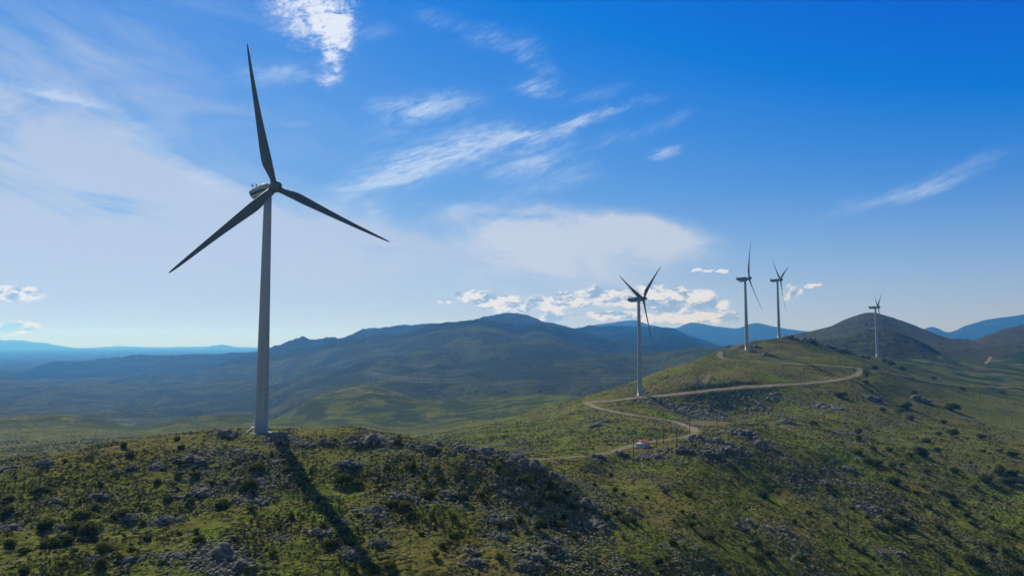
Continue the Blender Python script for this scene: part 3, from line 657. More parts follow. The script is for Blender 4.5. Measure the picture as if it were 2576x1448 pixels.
d0 = empty('satellite_dish', (hp.x-.9, hp.y+.5, float(h_at(hp.x-1.6, hp.y-.2))+2.52), R(-20)); tag(d0, 'round white satellite dish on the cabin roof', 'satellite dish')
bm = lathe([(.02, .12), (.3, .08), (.5, -.02), (.56, -.08), (.5, .0), (.3, .11), (.02, .15)], 24, 'Y'); bmesh.ops.rotate(bm, matrix=Matrix.Rotation(R(-25), 3, 'X'), verts=bm.verts); bmesh.ops.translate(bm, vec=(0, 0, .85), verts=bm.verts); bm_obj('dish', bm, M_WHITE, d0, True)
bm = bmesh.new(); add_tube(bm, (0, .1, 0), (0, .1, .85), .04); add_tube(bm, (0, -.05, .6), (0, -.6, 1.1), .02); bm_obj('bracket', bm, M_STEEL, d0)

def pole_mesh(h):
    bm = bmesh.new()
    n = 5
    for i in range(n): add_tube(bm, (.02*math.sin(i), 0, -.5+i*(h+.5)/n), (.02*math.sin(i+1), 0, -.5+(i+1)*(h+.5)/n), .21-.016*i, .21-.016*(i+1), 8, i in (0, n-1))
    a = bm_mesh('post', bm, M_WOOD)
    bm = bmesh.new(); add_box(bm, (0, -.12, h-.45), (2.0, .12, .14)); add_tube(bm, (-.7, -.12, h-.45), (0, -.1, h-1.2), .03); add_tube(bm, (.7, -.12, h-.45), (0, -.1, h-1.2), .03)
    b = bm_mesh('crossarm', bm, M_WOOD)
    mi = paint('glazed_insulator', (.35, .36, .36), .3); ins = []
    for x in (-.9, 0, .9):
        bm = bmesh.new(); z = h-.38 if x else h
        add_tube(bm, (x, -.12*(x != 0), z), (x, -.12*(x != 0), z+.12), .035, .03, 6); add_tube(bm, (x, -.12*(x != 0), z+.11), (x, -.12*(x != 0), z+.3), .09, .05, 8)
        ins.append(bm_mesh('insulator', bm, mi))
    c = ins
    return a, b, c
PM = pole_mesh(9.4)
POLES = [(1594,1154,50,'wooden utility pole directly left of the white hut'),(1652,1124,47,'nearest utility pole to the right of the white hut'),(1669,1116,46,'utility pole beside the pale dirt track above the hut'),
 (1703,1130,54,'utility pole on the slope between the hut and the rocky knoll'),(1735,1093,43,'utility pole beside the lower end of the gravel road'),(1803,1069,29,'utility pole standing at the far edge of the muddy pond'),
 (1633,1171,56,'slim utility pole below the hut, in front of its wall'),(1847,1188,50,'utility pole just below the large rocky knoll'),(1803,1235,50,'utility pole on the scrubby slope below the rocky knoll'),
 (2082,1264,57,'upper of the utility poles on the bushy right slope'),(2135,1350,57,'utility pole in the terraced grass of lower right slope'),(2260,1334,50,'utility pole among the large bushes on the right slope'),(2366,1449,50,'utility pole cut off by the bottom edge of the photo'),
 (1966,884,19,'utility pole by the terrace under the hill summit'),(2041,916,16,'utility pole beside the upper road on the hill'),(2013,958,24,'utility pole beside the gravel road below the hill')]
for px, py, hpx, lab in POLES:
    p = hit(px, py); hgt = min(max(hpx/F*p.y, 7.5), 11.5)
    e = empty('utility_pole', (p.x, p.y, p.z), R(20)); tag(e, lab, 'utility pole', 'wooden utility poles across the slope')
    for nm, me in [('post', PM[0]), ('crossarm', PM[1])]+[('insulator', m_) for m_ in PM[2]]:
        o = link(nm, me, None, e); o.scale = (1, 1, hgt/9.4)
for px, py, lean, lab in ((1576,1166,14,'white leaning stake to the lower left of the hut'), (1614,1176,18,'white leaning stake below the slim utility pole'), (1684,1142,16,'pale leaning post in the rocks right of the hut')):
    p = hit(px, py); bm = bmesh.new(); add_tube(bm, (0, 0, -.2), (0, 0, 1.9), .085, .075, 8); add_tube(bm, (0, 0, 1.9), (0, 0, 1.98), .075, .03, 8)
    o = bm_obj('stake', bm, M_WHITE); o.location = p; o.rotation_euler = (0, R(lean), 0); tag(o, lab, 'stake', 'leaning stakes near the hut')

# transmission pylons in the valley, with their cables
PYM, PYG = None, []
M_PYL = paint('lattice_steel', (.30, .32, .34), .5, .1, 1, .3)
def pylon_mesh():
    bm = bmesh.new(); H = 34.0
    def wid(z): return 3.2*(1-z/24.0)+.7 if z < 24 else .7
    lv = [0, 5, 10, 14.5, 18.5, 21.5, 24, 27, 30, 33]
    for i, z in enumerate(lv[:-1]):
        z2 = lv[i+1]; a, b = wid(z), wid(z2)
        for sx, sy in ((1,1),(1,-1),(-1,-1),(-1,1)):
            add_tube(bm, (sx*a, sy*a, z), (sx*b, sy*b, z2), .16, .14, 5, False)
        for (s1, s2) in (((1,1),(1,-1)),((1,-1),(-1,-1)),((-1,-1),(-1,1)),((-1,1),(1,1))):
            add_tube(bm, (s1[0]*a, s1[1]*a, z), (s2[0]*b, s2[1]*b, z2), .08, .08, 4, False); add_tube(bm, (s2[0]*a, s2[1]*a, z), (s1[0]*b, s1[1]*b, z2), .08, .08, 4, False)
    add_tube(bm, (0, 0, 33), (0, 0, 35), .15, .05, 5)
    a = bm_mesh('lattice_tower', bm, M_PYL)
    bm = bmesh.new()
    for z, w in ((24, 6.0), (28, 7.0), (32, 5.5)):
        for s in (-1, 1):
            for dy in (-.6, .6): add_tube(bm, (s*.6, dy, z), (s*w, 0, z+.2), .1, .08, 5); 
            add_tube(bm, (s*.6, 0, z+1.4), (s*w, 0, z+.2), .08, .08, 5)
    b = bm_mesh('crossarm', bm, M_PYL)
    mi = paint('white_glass_insulator', (.75, .77, .78), .25); c = []
    for z, w in ((24, 6.0), (28, 7.0), (32, 5.5)):
        for s in (-1, 1):
            bm = bmesh.new()
            for k in range(6): add_tube(bm, (s*w, 0, z-.1-.34*k), (s*w, 0, z-.44-.34*k), .3, .16, 8)
            c.append(bm_mesh('insulator', bm, mi))
    return a, b, c
PYMESH = pylon_mesh(); PYP = []
for px, py, lab in ((924,966,'lattice pylon with white insulators above the green valley hill'), (1183,985,'lattice pylon in the middle of the valley power line'), (1440,984,'lattice pylon on the valley floor left of second turbine'), (1720,925,None)):
    p = hit(px, py)
    if lab is None: p = at(1800, 960, 1480)
    rz = R(100)
    PYP.append((p, rz))
    if lab is None: continue
    e = empty('pylon', p, R(8)); tag(e, lab, 'pylon', 'lattice pylons in the valley')
    for nm, me in [('lattice_tower', PYMESH[0]), ('crossarm', PYMESH[1])]+[('insulator', m_) for m_ in PYMESH[2]]: link(nm, me, None, e)
M_CABLE = paint('aluminium_cable', (.62, .64, .66), .35, .03, 1, .5)
for k, lab in enumerate(('sagging from the left pylon to the middle pylon', 'sagging from the middle pylon to the valley-floor pylon', 'running right from the valley-floor pylon')):
    a, b = PYP[k][0], PYP[k+1][0]
    for z, w in ((24, 6.0), (28, 7.0), (32, 5.5)):
        for s in (-1, 1):
            off = Vector((s*w*math.cos(R(8)), s*w*math.sin(R(8)), z-2.2)); prev = None; bm = bmesh.new()
            for i in range(25):
                t = i/24; q = a.lerp(b, t)+off; q.z -= 4*9*t*(1-t)
                if prev is not None: add_tube(bm, prev, q, .07, .07, 5, False)
                prev = q
            o = bm_obj('power_cable', bm, M_CABLE); tag(o, '%s %s cable %s' % ({24: 'lower', 28: 'middle', 32: 'upper'}[z], 'front' if s < 0 else 'rear', lab), 'power cable', 'cables of the valley power line')

# small white stone marker by the upper road, pale boulder on the meadow
# ------------------------------------------------------------------ rocks
def ico(sub):
    bm = bmesh.new(); bmesh.ops.create_icosphere(bm, subdivisions=sub, radius=1)
    bm.verts.ensure_lookup_table()
    V = np.array([v.co[:] for v in bm.verts]); Fc = np.array([[v.index for v in f.verts] for f in bm.faces]); bm.free(); return V, Fc
IV2, IF2 = ico(2); IV1, IF1 = ico(1)
def boulder(rs, V):
    v = V.copy()
    for k in range(13):
        n = rs.normal(size=3); n /= np.linalg.norm(n)
        h = rs.uniform(.42, .8); s = v@n-h; v -= np.maximum(s, 0)[:, None]*n
    f = fbm(v[:, 0]*3+rs.uniform(0, 90), v[:, 1]*3+v[:, 2]*2.3, 1.0, 3, rs.randint(999))
    v *= (1+.09*f)[:, None]
    return v
def outcrop_mesh(seed, n):
    rs = np.random.RandomState(seed); VV, FF, o = [], [], 0
    for k in range(n):
        v = boulder(rs, IV2); s = rs.uniform(.11, .19) if k < 8 else rs.uniform(.026, .08)*(1.7 if k < n*.16 else 1.0)
        sc = s*np.array([rs.uniform(.8, 1.3), rs.uniform(.8, 1.3), rs.uniform(.8, 1.5)])
        a = rs.uniform(0, 6.28); ca, sa = math.cos(a), math.sin(a)
        v = v*sc; v = np.c_[v[:, 0]*ca-v[:, 1]*sa, v[:, 0]*sa+v[:, 1]*ca, v[:, 2]]
        x = np.clip(rs.normal(0, .23), -.48, .48); y = np.clip(rs.normal(0, .15), -.3, .3)
        v += np.array([x, y, .15*math.exp(-(x/.3)**2-(y/.2)**2)+rs.uniform(-.035, .02)])
        VV.append(v); FF.append(IF2+o); o += len(v)
    me = np_mesh('rock_outcrop', np.concatenate(VV), np.concatenate(FF)); me.materials.append(M_ROCK); return me
OM = [outcrop_mesh(100+k, 110+12*(k % 4)) for k in range(8)]
def zone_phrase(px, py, d):
    if d < 260 and px < 1560:
        if py < 1135 and px < 1000: return 'along the crest beside the large turbine' if px > 560 else 'on the grassy left shoulder'
        if px < 300: return 'on the far left of the near slope'
        if px < 560: return 'on the near slope left of the tower'
        if px < 760: return 'on the near slope under the tower'
        if px < 960 and py > 1150: return 'beside the tower shadow on the near slope'
        if py < 1200: return 'on the spine right of the large turbine'
        if px < 1230: return 'right of the tower shadow on the near slope'
        return 'on the central rocky rib'
    if py < 1000: return 'near the farthest turbine'
    if py < 1062 and px > 1950: return 'right of the road bend'
    if px < 1780 and py < 1180: return 'near the hut'
    if px < 1780: return 'in the scrubby hollow below the hut'
    if px < 1960 and py < 1160: return 'on the rocky knoll right of the hut'
    if px < 2100: return 'on the terraced slope left of the poles'
    if px < 2300 and py < 1240: return 'on the upper bushy slope at right'
    if px < 2300: return 'around the poles at lower right'
    if py < 1160: return 'on the upper hillside at far right'
    if py < 1300: return 'above the bright green meadow at right'
    return 'in the bottom right corner of the slope'
ORD = ['leftmost','second from left','third from left','fourth from left','fifth from left','sixth from left','seventh from left','eighth from left','ninth from left','tenth from left','eleventh from left','twelfth from left','thirteenth from left','fourteenth from left','fifteenth from left','sixteenth from left','seventeenth from left','eighteenth from left','nineteenth from left','twentieth from left']
def label_items(items, noun, group):
    """items: (obj, px, py, width); names each by its place, size and order from the left among its neighbours"""
    zs = {}
    for it in items: zs.setdefault((zone_phrase(it[1], it[2], it[0].location.y), it[4]), []).append(it)
    for (ph, adj), L in zs.items():
        L.sort(key=lambda i: i[1])
        for k, it in enumerate(L):
            if len(L) == 1: lab = '%s %s %s' % (adj, noun, ph)
            elif k == len(L)-1: lab = '%s %s %s, rightmost' % (adj, noun, ph)
            else: lab = '%s %s %s, %s' % (adj, noun, ph, ORD[k] if k < len(ORD) else 'number %d from left' % (k+1))
            tag(it[0], lab, noun.split()[-1], group+' '+ph)
items = []
for k, (p, r, w) in enumerate(OC):
    o = bpy.data.objects.new('rock_outcrop', OM[k % 8]); COL.objects.link(o)
    W = max(w/F*p.y, 2.0)*1.15
    o.location = (p.x, p.y, float(h_at(p.x, p.y))-.02*W); o.scale = (W, W*rng.uniform(.8, 1.1), W*rng.uniform(.55, .8)); o.rotation_euler = (0, 0, rng.uniform(-.5, .5)+(math.pi if rng.rand() < .5 else 0))
    items.append((o, OUTCROPS[k][0], OUTCROPS[k][1], w, 'broad grey' if W > 7 else 'medium grey' if W > 4.5 else 'small grey'))
label_items(items, 'limestone outcrop', 'limestone outcrops')
for px, py, W, lab, nm in ((1909,909,1.3,'small bright white boulder beside the upper road','boulder'), (1556,1079,3.2,'pale lone boulder on the meadow below the lower road','boulder'), (1608,1028,1.5,'small pale boulder above the lower gravel road','boulder')):
    p = hit(px, py); rs = np.random.RandomState(int(px)); v = boulder(rs, IV2)*np.array([.5, .4, .42])
    me = np_mesh('boulder', v, IF2); me.materials.append(M_WHITE if W < 1.4 else M_STONE); o = link(nm, me); o.location = p+Vector((0, 0, .2*W)); o.scale = (W, W, W); tag(o, lab, 'boulder')

# loose stones: one mass
def scatter(n, dlo, dhi, seed, power=1.0, ulim=.82):
    rs = np.random.RandomState(seed); q = rs.rand(n)
    if power == 0: d = dlo*(dhi/dlo)**q
    else: d = (dlo**power+q*(dhi**power-dlo**power))**(1/power)
    u = rs.uniform(-ulim, ulim, n); return u*d, d, rs
road_pts = np.concatenate([L[::2, :2] for L, w in RL.values()])
def off_road(x, y, m=4.5):
    keep = np.ones(len(x), bool)
    sel = (y > 270) & (y < 760) & (x > 0)
    ii = np.where(sel)[0]
    for s in range(0, len(ii), 4000):
        j = ii[s:s+4000]; d2 = ((x[j, None]-road_pts[None, :, 0])**2+(y[j, None]-road_pts[None, :, 1])**2).min(1)
        keep[j] = d2 > m*m
    for b in TB: keep &= ((x-b.x)**2+(y-b.y)**2) > 36
    keep &= ((x-hp.x)**2+(y-hp.y-1.5)**2) > 30
    keep &= ((x-pc.x)**2/15**2+(y-pc.y)**2/19**2) > 1
    return keep
SV, SF = [], []
x, y, rs = scatter(460000, 105, 640, 5, .2); m = rock_mask(x, y)
k = (rs.rand(len(x)) < m**1.3*.50+.055) & off_road(x, y, 4.0); x, y, m = x[k], y[k], m[k]; N = len(x); print('stones', N)
size = (.11+.46*rs.rand(N)**2.4*(.6+.65*m))*(1+.8*sstep(180, 500, y))*(1+.8*blobs(SCREE, x, y)*sstep(250, 450, y))
proto = [boulder(np.random.RandomState(300+i), IV1) for i in range(24)]
pk = rs.randint(0, 24, N); base = np.array(proto)[pk]
a = rs.uniform(0, 6.28, N); sc = size[:, None]*np.c_[rs.uniform(.8, 1.4, N), rs.uniform(.8, 1.4, N), rs.uniform(.6, 1.0, N)]
b = base*sc[:, None, :]; ca, sa = np.cos(a)[:, None], np.sin(a)[:, None]
b = np.stack([b[..., 0]*ca-b[..., 1]*sa, b[..., 0]*sa+b[..., 1]*ca, b[..., 2]], -1)
b += np.stack([x, y, h_at(x, y)+size*.25], -1)[:, None, :]
nv = IV1.shape[0]
me = np_mesh('loose_stones', b.reshape(-1, 3), (IF1[None]+(np.arange(N)*nv)[:, None, None]).reshape(-1, 3)); me.materials.append(M_STONE)
tag(link('loose_stones', me), kind='stuff')

# ------------------------------------------------------------------ leafy cover
def leaf_cloud(rs, n, lobes, leaf, flat=.75):
    """leaf quads through a few overlapping lobes inside a unit-wide, flat-high crown"""
    L = []
    for k in range(lobes):
        a = rs.uniform(0, 6.28); r = rs.uniform(.0, .30); L.append((r*math.cos(a), r*math.sin(a), rs.uniform(.16, .5)*flat, rs.uniform(.14, .27)))
    L.append((0, 0, .3*flat, .33))
    L = np.array(L); pk = rs.randint(0, len(L), n); c = L[pk]
    dr = rs.normal(size=(n, 3)); dr /= np.linalg.norm(dr, axis=1)[:, None]; dr[:, 2] = np.abs(dr[:, 2])*.4+dr[:, 2]*.6
    rad = c[:, 3]*rs.uniform(.45, 1.08, n)
    P = c[:, :3]+dr*rad[:, None]*np.array([1, 1, flat]); P[:, 2] = np.maximum(P[:, 2], .02)
    nr_ = dr+rs.normal(size=(n, 3))*.55; nr_ /= np.linalg.norm(nr_, axis=1)[:, None]
    t = np.cross(nr_, rs.normal(size=(n, 3))); t /= np.linalg.norm(t, axis=1)[:, None]; bt = np.cross(nr_, t)
    s = leaf*rs.uniform(.6, 1.3, n)[:, None]
    V = np.stack([P-t*s*.9, P+bt*s*.5-nr_*s*.15, P+t*s, P-bt*s*.5-nr_*s*.15], 1).reshape(-1, 3)
    return V, np.arange(4*n).reshape(n, 4)
def bush_mesh(seed, n, lobes, leaf, flat):
    rs = np.random.RandomState(seed); V, Qd = leaf_cloud(rs, n, lobes, leaf, flat)
    bm = bmesh.new()
    for i in range(5):
        a = rs.uniform(0, 6.28); add_tube(bm, (0, 0, -.12), (.2*math.cos(a), .2*math.sin(a), .35*flat), .018, .008, 5, False)
    me0 = bpy.data.meshes.new('x'); bm.to_mesh(me0); bm.free()
    sv = np.array([v.co[:] for v in me0.vertices]); sq = np.array([list(p.vertices) for p in me0.polygons]); bpy.data.meshes.remove(me0)
    me = np_mesh('bush', np.concatenate([V, sv]), np.concatenate([Qd, sq+len(V)])); me.materials.append(M_LEAF); me.materials.append(M_WOOD)
    mi = np.zeros(len(me.polygons), np.int32); mi[len(Qd):] = 1; me.polygons.foreach_set('material_index', mi)
    return me
BM_ = [bush_mesh(500+k, 1500, 8+k % 4, .055, (.7, .85, .62, .95, .75, .8, .66, .9)[k]) for k in range(8)]
bl = [(hit(px, py+.28*w), px, py, w) for px, py, w in BUSHES]
# more shrubs of the right flank and near slope, up to three hundred
tries = 0; rs = np.random.RandomState(99)
while len(bl) < 296 and tries < 6000:
    tries += 1
    if rs.rand() < .72: px, py = rs.uniform(2060, 2576), rs.uniform(1000, 1440); 
    else: px, py = rs.uniform(10, 2000), rs.uniform(1170, 1440)
    if px > 2060 and py < 1000+.32*(px-2060)*.3: continue
    p = hit(px, py); w = rs.uniform(1.3, 3.0)*F/p.y
    if any((px-q[1])**2+(py-q[2])**2 < (9+.35*w+.35*q[3])**2 for q in bl): continue
    bl.append((p, px, py, w))
items = []
for k, (p, px, py, w) in enumerate(bl):
    o = bpy.data.objects.new('bush', BM_[rs.randint(8)]); COL.objects.link(o); W = w/F*p.y*1.12
    o.location = (p.x, p.y, float(h_at(p.x, p.y))-.08*W); e_ = rs.uniform(.8, 1.3); o.scale = (W*e_, W/e_**.5, W*rs.uniform(.85, 1.2)); o.rotation_euler = (0, 0, rs.uniform(-.6, .6)+(math.pi if rs.rand() < .5 else 0))
    items.append((o, px, py, w, 'large dark green' if w >= 34 else 'medium dark green' if w >= 22 else 'small green'))
label_items(items, 'bush', 'bushes')

def cloud_stuff(name, x, y, W, mat, protos, seed, sink=.05):
    rs = np.random.RandomState(seed); N = len(x); B = np.array(protos); pk = rs.randint(0, len(B), N)
    b = B[pk]*W[:, None, None]*np.stack([np.ones(N), np.ones(N), rs.uniform(.7, 1.1, N)], -1)[:, None, :]
    a = rs.uniform(0, 6.28, N); ca, sa = np.cos(a)[:, None], np.sin(a)[:, None]
    b = np.stack([b[..., 0]*ca-b[..., 1]*sa, b[..., 0]*sa+b[..., 1]*ca, b[..., 2]], -1)
    b += np.stack([x, y, h_at(x, y)-sink*W], -1)[:, None, :]
    V = b.reshape(-1, 3); me = np_mesh(name, V, np.arange(len(V)).reshape(-1, 4)); me.materials.append(mat)
    tag(link(name, me), kind='stuff')
# low scrub and grass clumps of the near slopes
x, y, rs = scatter(260000, 105, 620, 21, .2); n = fbm(x, y, 11, 4, 90); rm = rock_mask(x, y); lush = blobs(LUSH, x, y); dry = blobs(DRY, x, y)
k = (rs.rand(len(x)) < np.clip((.46+1.3*n)-.15*rm-.35*dry+.1*lush, .03, .9)) & off_road(x, y); x, y, n = x[k], y[k], n[k]; print('scrub', len(x))
pr = [leaf_cloud(np.random.RandomState(700+i), 12, 2, .17, .6)[0] for i in range(16)]
cloud_stuff('low_scrub', x, y, (.34+1.05*rs.rand(len(x))**2.4+.4*np.maximum(n, 0))*(1+.5*sstep(220, 500, y)), M_SCRUB, pr, 31)
# countless shrubs of the middle distance
x, y, rs = scatter(90000, 290, 2700, 23, .25); n = fbm(x, y, 45, 4, 95); n2 = fbm(x, y, 260, 3, 96)
right = sstep(.30, .5, x/y)*(1-sstep(900, 1500, y))
pond_side = (x/y > .05) & (x/y < .45) & (y > 420) & (y < 900)
pr_ = np.clip(.10+.8*n+.5*n2+.32*right+.25*sstep(1400, 2200, y), .02, .8)*np.where(pond_side, .45, 1)
k = (rs.rand(len(x)) < pr_) & off_road(x, y, 6); x, y = x[k], y[k]; print('shrubs', len(x))
pr = [leaf_cloud(np.random.RandomState(800+i), 34, 3, .11, .75)[0] for i in range(16)]
cloud_stuff('hillside_scrub', x, y, (.7+1.9*rs.rand(len(x))**2)*(1+1.3*sstep(600, 1800, y)), M_FARLEAF, pr, 41)
# far woods on the two dark peaks
rs = np.random.RandomState(55); dd = rs.uniform(4300, 5400, 60000); px = rs.uniform(1200, 1790, 60000); x = (px-CX)/F/1.0*dd*1.005; y = dd
z = h_at(x, y); X, Yp = proj(x, y, z)
lim = np.interp(X, [1190,1240,1300,1380,1440,1480,1560,1640,1720,1790], [825,850,868,866,862,862,880,885,880,872])
k = (Yp < lim+12*fbm(x, y, 150, 3, 66)); x, y = x[k], y[k]; print('wood', len(x))
pr = [leaf_cloud(np.random.RandomState(900+i), 14, 2, .2, 1.2)[0] for i in range(12)]
cloud_stuff('distant_wood', x, y, rs.uniform(10, 18, len(x)), M_WOODS, pr, 51)

# ------------------------------------------------------------------ air, sky, sun
bm = bmesh.new(); add_box(bm, (0, 13000, 130), (120000, 30000, 620)); hz = bm_obj('haze', bm); tag(hz, kind='stuff')
mh = bpy.data.materials.new('haze_air'); mh.use_nodes = True; nt = mh.node_tree; nt.nodes.remove(nt.nodes['Principled BSDF'])
pv = nt.nodes.new('ShaderNodeVolumePrincipled'); pv.inputs['Color'].default_value = (.08, .38, 1.0, 1); pv.inputs['Absorption Color'].default_value = (1, 1, 1, 1); pv.inputs['Density'].default_value = 1.1e-4; pv.inputs['Anisotropy'].default_value = .35
nt.links.new(pv.outputs[0], nt.nodes['Material Output'].inputs['Volume']); hz.data.materials.append(mh)

SUN_AZ, SUN_EL = R(-32.5), R(38)        # azimuth from the view direction (+Y), clockwise
sd = Vector((math.sin(SUN_AZ)*math.cos(SUN_EL), math.cos(SUN_AZ)*math.cos(SUN_EL), math.sin(SUN_EL)))
L = bpy.data.lights.new('sun', 'SUN'); L.energy = 4.8; L.angle = R(.53); L.color = (1, .92, .77)
so = bpy.data.objects.new('sun', L); COL.objects.link(so); so.rotation_euler = (-sd).to_track_quat('-Z', 'Y').to_euler()

w = bpy.data.worlds.new('World'); scene.world = w; w.use_nodes = True
g = G(w.node_tree); bg = w.node_tree.nodes['Background']; bg.inputs[1].default_value = .12
sky = g.node('ShaderNodeTexSky', sky_type='NISHITA'); sky.sun_disc = False; sky.sun_elevation = SUN_EL; sky.sun_rotation = SUN_AZ % (2*math.pi)
sky.altitude = 600; sky.air_density = 1.0; sky.dust_density = .05; sky.ozone_density = 3.0
def grade(sock, top, k, off):                           # deeper, more saturated blue, as through a polariser
    e = g.m('EXPONENT', g.m('MULTIPLY', g.m('MAXIMUM', g.m('MULTIPLY_ADD', sock, .12, -off), 0.0), -k))
    return g.m('MULTIPLY_ADD', e, -top/.12, top/.12)
q = g.node('ShaderNodeSeparateColor', {0: sky.outputs[0]}).outputs
skyc = g.node('ShaderNodeCombineColor', {0: grade(q[0], .58, 1.6, .20), 1: grade(q[1], .64, 1.7, .17), 2: grade(q[2], .76, 3.2, .0)}).outputs[0]
DIR = g.node('ShaderNodeTexCoord').outputs['Generated']; xyz = g.node('ShaderNodeSeparateXYZ', {0: DIR}).outputs
AZ0 = g.mul(g.m('ARCTAN2', xyz[0], xyz[1]), 180/math.pi); EL0 = g.mul(g.m('ARCSINE', xyz[2]), 180/math.pi)
# unseen sky overhead and behind the camera, made paler to cut blue fill
pale = g.m('MAXIMUM', g.smooth(EL0, 30.0, 48.0), g.smooth(xyz[1], .25, -.25))
skyc = g.mix(pale, skyc, g.mix(.62, (0, 0, 0), sky.outputs[0]))
AZ, EL = AZ0, EL0
def vec(sa, se, rot, z=0.0):
    c, s = math.cos(R(rot)), math.sin(R(rot))
    a = g.m('MULTIPLY_ADD', AZ0, c*sa, g.mul(EL0, s*sa)); b = g.m('MULTIPLY_ADD', AZ0, -s*se, g.mul(EL0, c*se))
    return g.node('ShaderNodeCombineXYZ', {0: a, 1: b, 2: z}).outputs[0]
def warped(scale, amp_a, amp_e, z, detail=4):
    """sky angles pushed about by turbulence, so that no cloud has a drawn outline"""
    col = g.node('ShaderNodeTexNoise', {'Vector': vec(scale, scale*1.4, 0, z), 'Scale': 1.0, 'Detail': detail, 'Roughness': .6}).outputs['Color']
    q = g.node('ShaderNodeSeparateXYZ', {0: col}).outputs
    return g.add(AZ0, g.mul(g.sub(q[0], .5), amp_a)), g.add(EL0, g.mul(g.sub(q[1], .5), amp_e))
def azel(px, py):
    u, t = ray(px, py); return math.degrees(math.atan(u)), math.degrees(math.atan2(t, math.sqrt(1+u*u)))
DEG = F*math.pi/180
def ell(px, py, rx, ry, rot=0, soft=(1.0, 0.0)):
    """soft elliptical patch of sky, radii in thirtieths of a degree"""
    a0, e0 = azel(px, py); c, s = math.cos(R(rot)), math.sin(R(rot))
    da = g.m('SUBTRACT', AZ, a0); de = g.m('SUBTRACT', EL, e0)
    A = g.m('MULTIPLY_ADD', da, c*DEG/rx, g.mul(de, s*DEG/rx)); B = g.m('MULTIPLY_ADD', da, -s*DEG/ry, g.mul(de, c*DEG/ry))
    r2 = g.m('MULTIPLY_ADD', A, A, g.mul(B, B))
    return g.m('EXPONENT', g.mul(r2, -1.0))
def total(lst):
    s = None
    for (wt, *e) in lst:
        v = g.mul(ell(*e), wt); s = v if s is None else g.add(s, v)
    return s
def cloud(mask, noise, gain, lo, hi):
    """cover where the turbulence rises above what the patch allows"""
    return g.smooth(g.add(mask, g.mul(g.sub(noise, .5), g.mul(mask, gain))), lo, hi)
# high cirrus: streaks rising to the right
AZ, EL = warped(.11, 6.0, 3.0, 41, 5)
cir = total([(.9,1040,410,190,40,18),(1.0,1190,362,140,44,14),(.8,1330,400,120,40,25),(.6,1420,450,100,44,10),(.9,1320,345,44,14,8),(.65,1050,265,110,44,6),(.55,1370,150,76,40,-32),(.5,1230,100,110,30,-8),(1.0,1490,300,130,16,16),(.9,1650,384,54,13,4),
             (.75,1350,216,70,24,-12),(.6,2350,452,150,22,16),(.4,2150,512,130,26,14),(1.0,100,238,100,9,-3),(.45,660,182,100,24,8),(.8,936,545,26,34,60),(.5,520,470,110,40,30),(.6,1180,525,190,22,-4),(.6,765,317,40,9,0),(.5,930,80,70,26,0),(.4,1080,40,70,26,0),(.5,940,460,180,26,14),(.45,1310,490,70,20,10),(.5,1130,250,120,30,10),(.4,1500,230,100,26,5),(.45,1560,350,90,18,14),(.4,980,330,110,30,30),(.4,760,180,110,30,10),(.45,820,520,120,24,4),(.4,1680,300,70,18,10),(.5,300,300,150,26,-14),(.5,420,400,160,26,-18),(.45,130,430,160,30,-10)])
n1 = g.noise(vec(.16, .85, 18), 1.0, 10, .68, .8); n2 = g.noise(vec(.7, 2.6, 22, 3), 1.0, 8, .72, .6)
nn = g.add(g.mul(n1, .6), g.mul(n2, .4))
A1 = cloud(cir, nn, 5.6, .05, 1.95)
# bright ragged plume at the top
AZ, EL = warped(.22, 3.6, 2.4, 47, 6)
pl = total([(.9,770,18,80,50,-10),(1.0,830,50,70,44,30),(.8,850,100,40,44,0),(.75,828,160,26,46,0),(.5,812,205,34,14,10),(.35,760,60,110,70,0)])
n3 = g.noise(vec(.45, 1.1, 14, 7), 1.0, 10, .7, .7); n3b = g.noise(vec(1.6, 3.0, 20, 9), 1.0, 7, .7, .5)
A2 = cloud(pl, g.add(g.mul(n3, .62), g.mul(n3b, .38)), 6.5, .16, 1.75)
# wide thin veil over the left
AZ, EL = warped(.05, 9.0, 5.0, 53, 3)
ve = total([(.8,60,560,560,230,-10),(.6,420,620,460,110,-4),(.55,200,400,420,90,-22),(.5,640,560,300,80,-10),(.4,1000,640,380,70,0),(.34,250,120,560,240,0)])
n4 = g.noise(vec(.06, .22, -14, 11), 1.0, 8, .62, .8)
A3 = cloud(ve, n4, 4.0, .03, 1.15)
# big smooth bank in the middle
AZ, EL = warped(.10, 4.5, 3.0, 59, 6)
bk = total([(1.1,1440,605,250,66,-4),(.8,1290,580,120,52,14),(.75,1600,588,130,32,-14),(.75,1420,690,320,80,0),(.45,1150,535,120,22,8),(.4,1700,620,110,40,-20)])
n5 = g.noise(vec(.14, .34, -6, 17), 1.0, 7, .58, .6)
A4 = g.mul(cloud(bk, g.add(g.mul(n5, .75), g.mul(n3b, .25)), 3.4, .12, 1.35), .9)
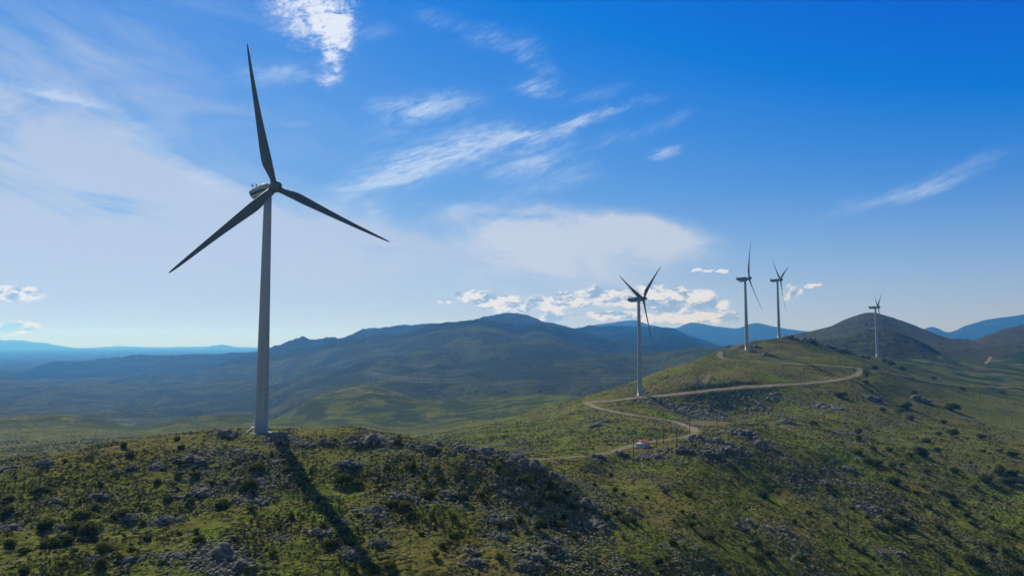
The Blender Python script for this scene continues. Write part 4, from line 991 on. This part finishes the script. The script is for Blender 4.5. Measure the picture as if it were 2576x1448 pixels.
# low cumulus, flat below and heaped above
CUM = [(1172,741,30,14),(1215,754,32,18),(1255,760,54,22),(1315,776,26,11),(1375,764,50,20),(1440,752,52,22),(1500,748,58,24),(1560,744,54,20),(1640,740,42,32),(1605,752,54,18),(1700,748,44,26),(1765,754,44,26),(1800,768,34,16),(1690,778,70,12),(1790,796,50,16),(1835,804,30,12),(1540,792,100,10),(1380,798,34,15),
       (1768,680,26,6),(1822,682,16,4),(1988,735,24,16),(2040,720,14,5),(2062,717,12,4),(42,738,48,13),(20,745,36,7),(40,822,36,11),(10,826,26,12),(1115,757,18,8),(1740,800,90,14),(1640,800,80,14)]
AZ, EL = warped(.75, 1.5, 1.1, 61, 6)
cm = None
for c in CUM:
    e = ell(c[0], c[1], c[2]*1.08, c[3]*1.12); cm = e if cm is None else g.m('MAXIMUM', cm, e)
def puffs(dx, dy):
    v = vec(.62, .95, 0, 23)
    v = g.node('ShaderNodeVectorMath', {0: v, 1: (dx*.62, dy*.95, 0)}, operation='ADD').outputs[0]
    return g.noise(v, 1.0, 7, .56, .1)
n6 = puffs(0, 0)
A5 = cloud(cm, n6, 2.7, .28, .64)
lit = g.add(g.mul(g.sub(n6, puffs(-.16, .5)), 1.0), g.mul(g.sub(n6, puffs(-.05, .16)), .9))
cumc = g.mix(g.smooth(lit, -.15, .08), (2.2, 3.0, 4.6), (6.7, 6.8, 7.2))
AZ, EL = AZ0, EL0
hz_ = g.smooth(EL, 13.0, -1.0)                            # the paler air low over the horizon
west = g.smooth(AZ0, 40.0, -30.0)                         # brighter on the sun's side
skyc = g.mix(g.mul(hz_, g.m('MULTIPLY_ADD', west, .4, .25)), skyc, (4.45, 4.95, 5.75))
c = g.mix(g.mul(A3, .92), skyc, (3.9, 4.6, 6.0)); c = g.mix(A4, c, (4.7, 5.2, 6.3)); c = g.mix(g.mul(A1, .85), c, (4.6, 5.6, 7.3)); c = g.mix(g.mul(A2, .96), c, (6.5, 6.9, 7.7)); c = g.mix(g.mul(A5, .92), c, cumc)
g.set(bg.inputs[0], c)

# ------------------------------------------------------------------ camera and render
cam = bpy.data.cameras.new('camera'); cam.sensor_width = 36; cam.lens = 24.0; cam.clip_start = .5; cam.clip_end = 200000
co = bpy.data.objects.new('camera', cam); COL.objects.link(co); co.rotation_euler = (R(90)+PITCH, 0, 0); scene.camera = co
scene.view_settings.view_transform = 'Standard'; scene.view_settings.look = 'None'; scene.view_settings.exposure = 0.0; scene.view_settings.gamma = 1
cy = scene.cycles; cy.max_bounces = 5; cy.diffuse_bounces = 2; cy.glossy_bounces = 2; cy.transmission_bounces = 2; cy.transparent_max_bounces = 6; cy.volume_bounces = 1
cy.use_denoising = True; cy.denoiser = 'OPENIMAGEDENOISE'; cy.denoising_input_passes = 'RGB_ALBEDO_NORMAL'; cy.denoising_prefilter = 'ACCURATE'
cy.use_adaptive_sampling = False; cy.caustics_reflective = False; cy.caustics_refractive = False
